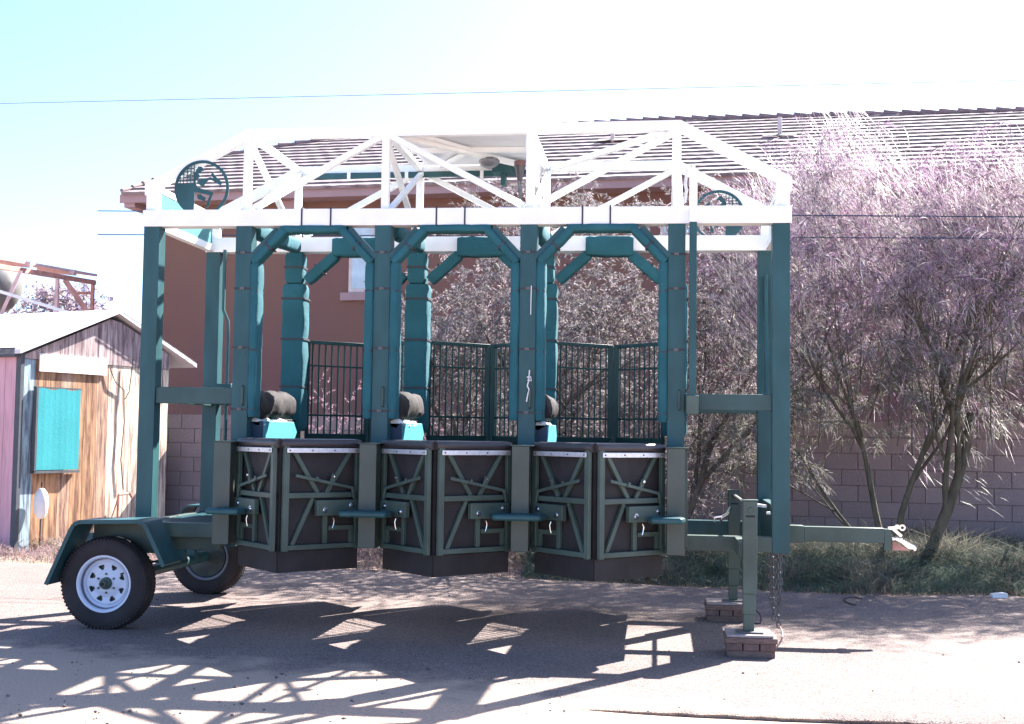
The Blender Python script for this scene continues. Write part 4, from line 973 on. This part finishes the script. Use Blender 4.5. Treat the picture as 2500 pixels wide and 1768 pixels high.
def fillB(rnd):
    out = []
    while len(out) < 480:
        x, y, z = rnd.uniform(4.9, 9.4), rnd.uniform(4.6, 6.4), rnd.uniform(1.55, 5.2)
        top = 4.55+.45*math.exp(-((x-6.1)/.55)**2)+.35*math.exp(-((x-8.6)/.9)**2)+.1*noise.noise(Vector((x*2,0,5)))
        dens = .35+.65*min(1, (z-1.2)/1.6)
        if z < top and rnd.random() < dens and noise.noise(Vector((x*1.1, y, z*1.1+7))) > -.25: out.append((x, y, z))
    return out
tb = [((6.62,5.35,0), (-.22,0,1), 1.75, .042), ((6.70,5.3,0), (.12,.05,1), 1.7, .045), ((6.60,5.4,0), (-.55,.1,1), 1.4, .024)]
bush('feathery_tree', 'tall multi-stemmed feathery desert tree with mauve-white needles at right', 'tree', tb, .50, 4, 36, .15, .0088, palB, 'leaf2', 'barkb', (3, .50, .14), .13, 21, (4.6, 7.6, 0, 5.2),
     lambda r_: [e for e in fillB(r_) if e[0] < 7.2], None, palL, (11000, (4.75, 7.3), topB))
tb = [((6.98,5.25,0), (.40,0,1), 1.9, .075), ((8.3,5.9,0), (.15,.0,1), 1.7, .03)]
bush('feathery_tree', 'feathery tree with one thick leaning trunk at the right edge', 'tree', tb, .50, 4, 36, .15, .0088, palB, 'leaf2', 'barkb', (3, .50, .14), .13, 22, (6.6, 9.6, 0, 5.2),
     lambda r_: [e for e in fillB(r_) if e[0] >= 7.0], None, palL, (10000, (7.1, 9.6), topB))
palP = [(.50,.28,.36), (.55,.36,.40), (.36,.22,.26)]
def small(x, y, z0, z1, sx, n): return lambda r_: [(r_.gauss(x, sx), r_.gauss(y, .12), r_.uniform(z0, z1)) for _ in range(n)]
bush('dry_shrub', 'pinkish dry shrub against the block wall behind the left stall', 'shrub', [((.55,7.0,0),(.1,0,1),.9,.02), ((.75,6.9,0),(-.2,0,1),.8,.02)], .5, 3, 28, .045, .008, palP, 'leaf', 'bark', (3, .28, .10), -.02, 31, (-.6, 1.6, 0, 2.3), small(.75, 7.0, .9, 2.3, .22, 20))
bush('dry_shrub', 'small pinkish twiggy shrub low beside the rear left post', 'shrub', [((-1.25,6.6,0),(.1,0,1),.5,.012)], .5, 2, 16, .045, .007, palP, 'leaf', 'bark', (3, .25, .06), -.02, 32, (-2.0, -.6, 0, 1.4))
bush('dry_shrub', 'pink flowering shrub seen behind the padded roll of the left stall', 'shrub', [((-.35,7.0,0),(.0,0,1),1.0,.014), ((-.1,7.0,0),(.2,0,1),1.0,.014)], .45, 2, 18, .045, .007, palP, 'leaf', 'bark', (3, .3, .08), -.04, 33, (-1.2, .8, 0, 2.2), small(-.3, 7.0, 1.2, 2.15, .25, 14))
bush('far_tree', 'purple-grey tree crown far behind the carport frame', 'tree', [((-11.1,20.8,0),(.0,0,1),2.6,.12)], .6, 4, 24, .14, .05, [(.40,.33,.42),(.52,.46,.38),(.30,.24,.34)], 'leaf', 'bark', (3, .5, .25), .02, 41, (-11.9, -10.3, 0, 4.9), lambda r_: [(r_.uniform(-11.8,-10.4), r_.uniform(20.3,21.3), r_.uniform(3.2,4.85)) for _ in range(110)])

# weeds along the verge
def verge(name, n, xr, ylo, yhi, hfun, pal, label, seed, wid=.007, cat='grass'):
    g = np.random.default_rng(seed); x = g.uniform(xr[0], xr[1], n); t = g.random(n)**.8
    lo = np.array([ylo(q) for q in x]); hi = np.array([yhi(q) for q in x]); y = lo+(hi-lo)*t
    nz_ = np.array([noise.noise(Vector((a*1.7, b_*1.7, seed))) for a, b_ in zip(x, y)])
    h = hfun(t, x)*g.uniform(.4, 1.25, n)*(1+.9*nz_); h = np.maximum(h, .03)
    P = np.stack([x, y, np.full(n, -.03)], 1)
    d = unit(np.stack([g.normal(0,.42,n), g.normal(0,.42,n), np.ones(n)], 1)); side = unit(np.cross(d, g.normal(size=(n,3))))
    pal = np.array(pal); pn = np.clip(((nz_+.5)*len(pal)+g.normal(0,.9,n)).astype(int), 0, len(pal)-1); cl = pal[pn]*g.uniform(.7,1.3,(n,1))
    bend = np.stack([g.normal(0,.35,n)*h, g.normal(0,.35,n)*h, -h*.22], 1)
    # two stacked blades per stalk for curvature
    o = blades(name, P, d, side, h, np.full(n, wid)*g.uniform(.6,1.5,n), cl, 'grass', None, bend)
    tag(o, label, cat, kind='stuff'); return o
gp = [(.105,.145,.110), (.085,.125,.100), (.12,.15,.11), (.20,.185,.145)]
verge('weeds', 120000, (2.6, 11), lambda x: edge_far(x)+.05+.12*noise.noise(Vector((x*2.5,4,0))), lambda x: 6.9, lambda t, x: .13+.34*np.minimum(1, t*3), gp, 'tall grey-green weeds along the verge behind the asphalt at right', 5)
dp = [(.34,.23,.26), (.38,.29,.25), (.17,.16,.11), (.26,.19,.20)]
verge('dry_grass', 42000, (-7, 3.0), lambda x: edge_far(x)+.02+.12*noise.noise(Vector((x*2.5,4,0))), lambda x: 6.9, lambda t, x: .07+.20*np.minimum(1, t*3), dp, 'dry pinkish grass and weeds beside the shed and under the gate', 6)
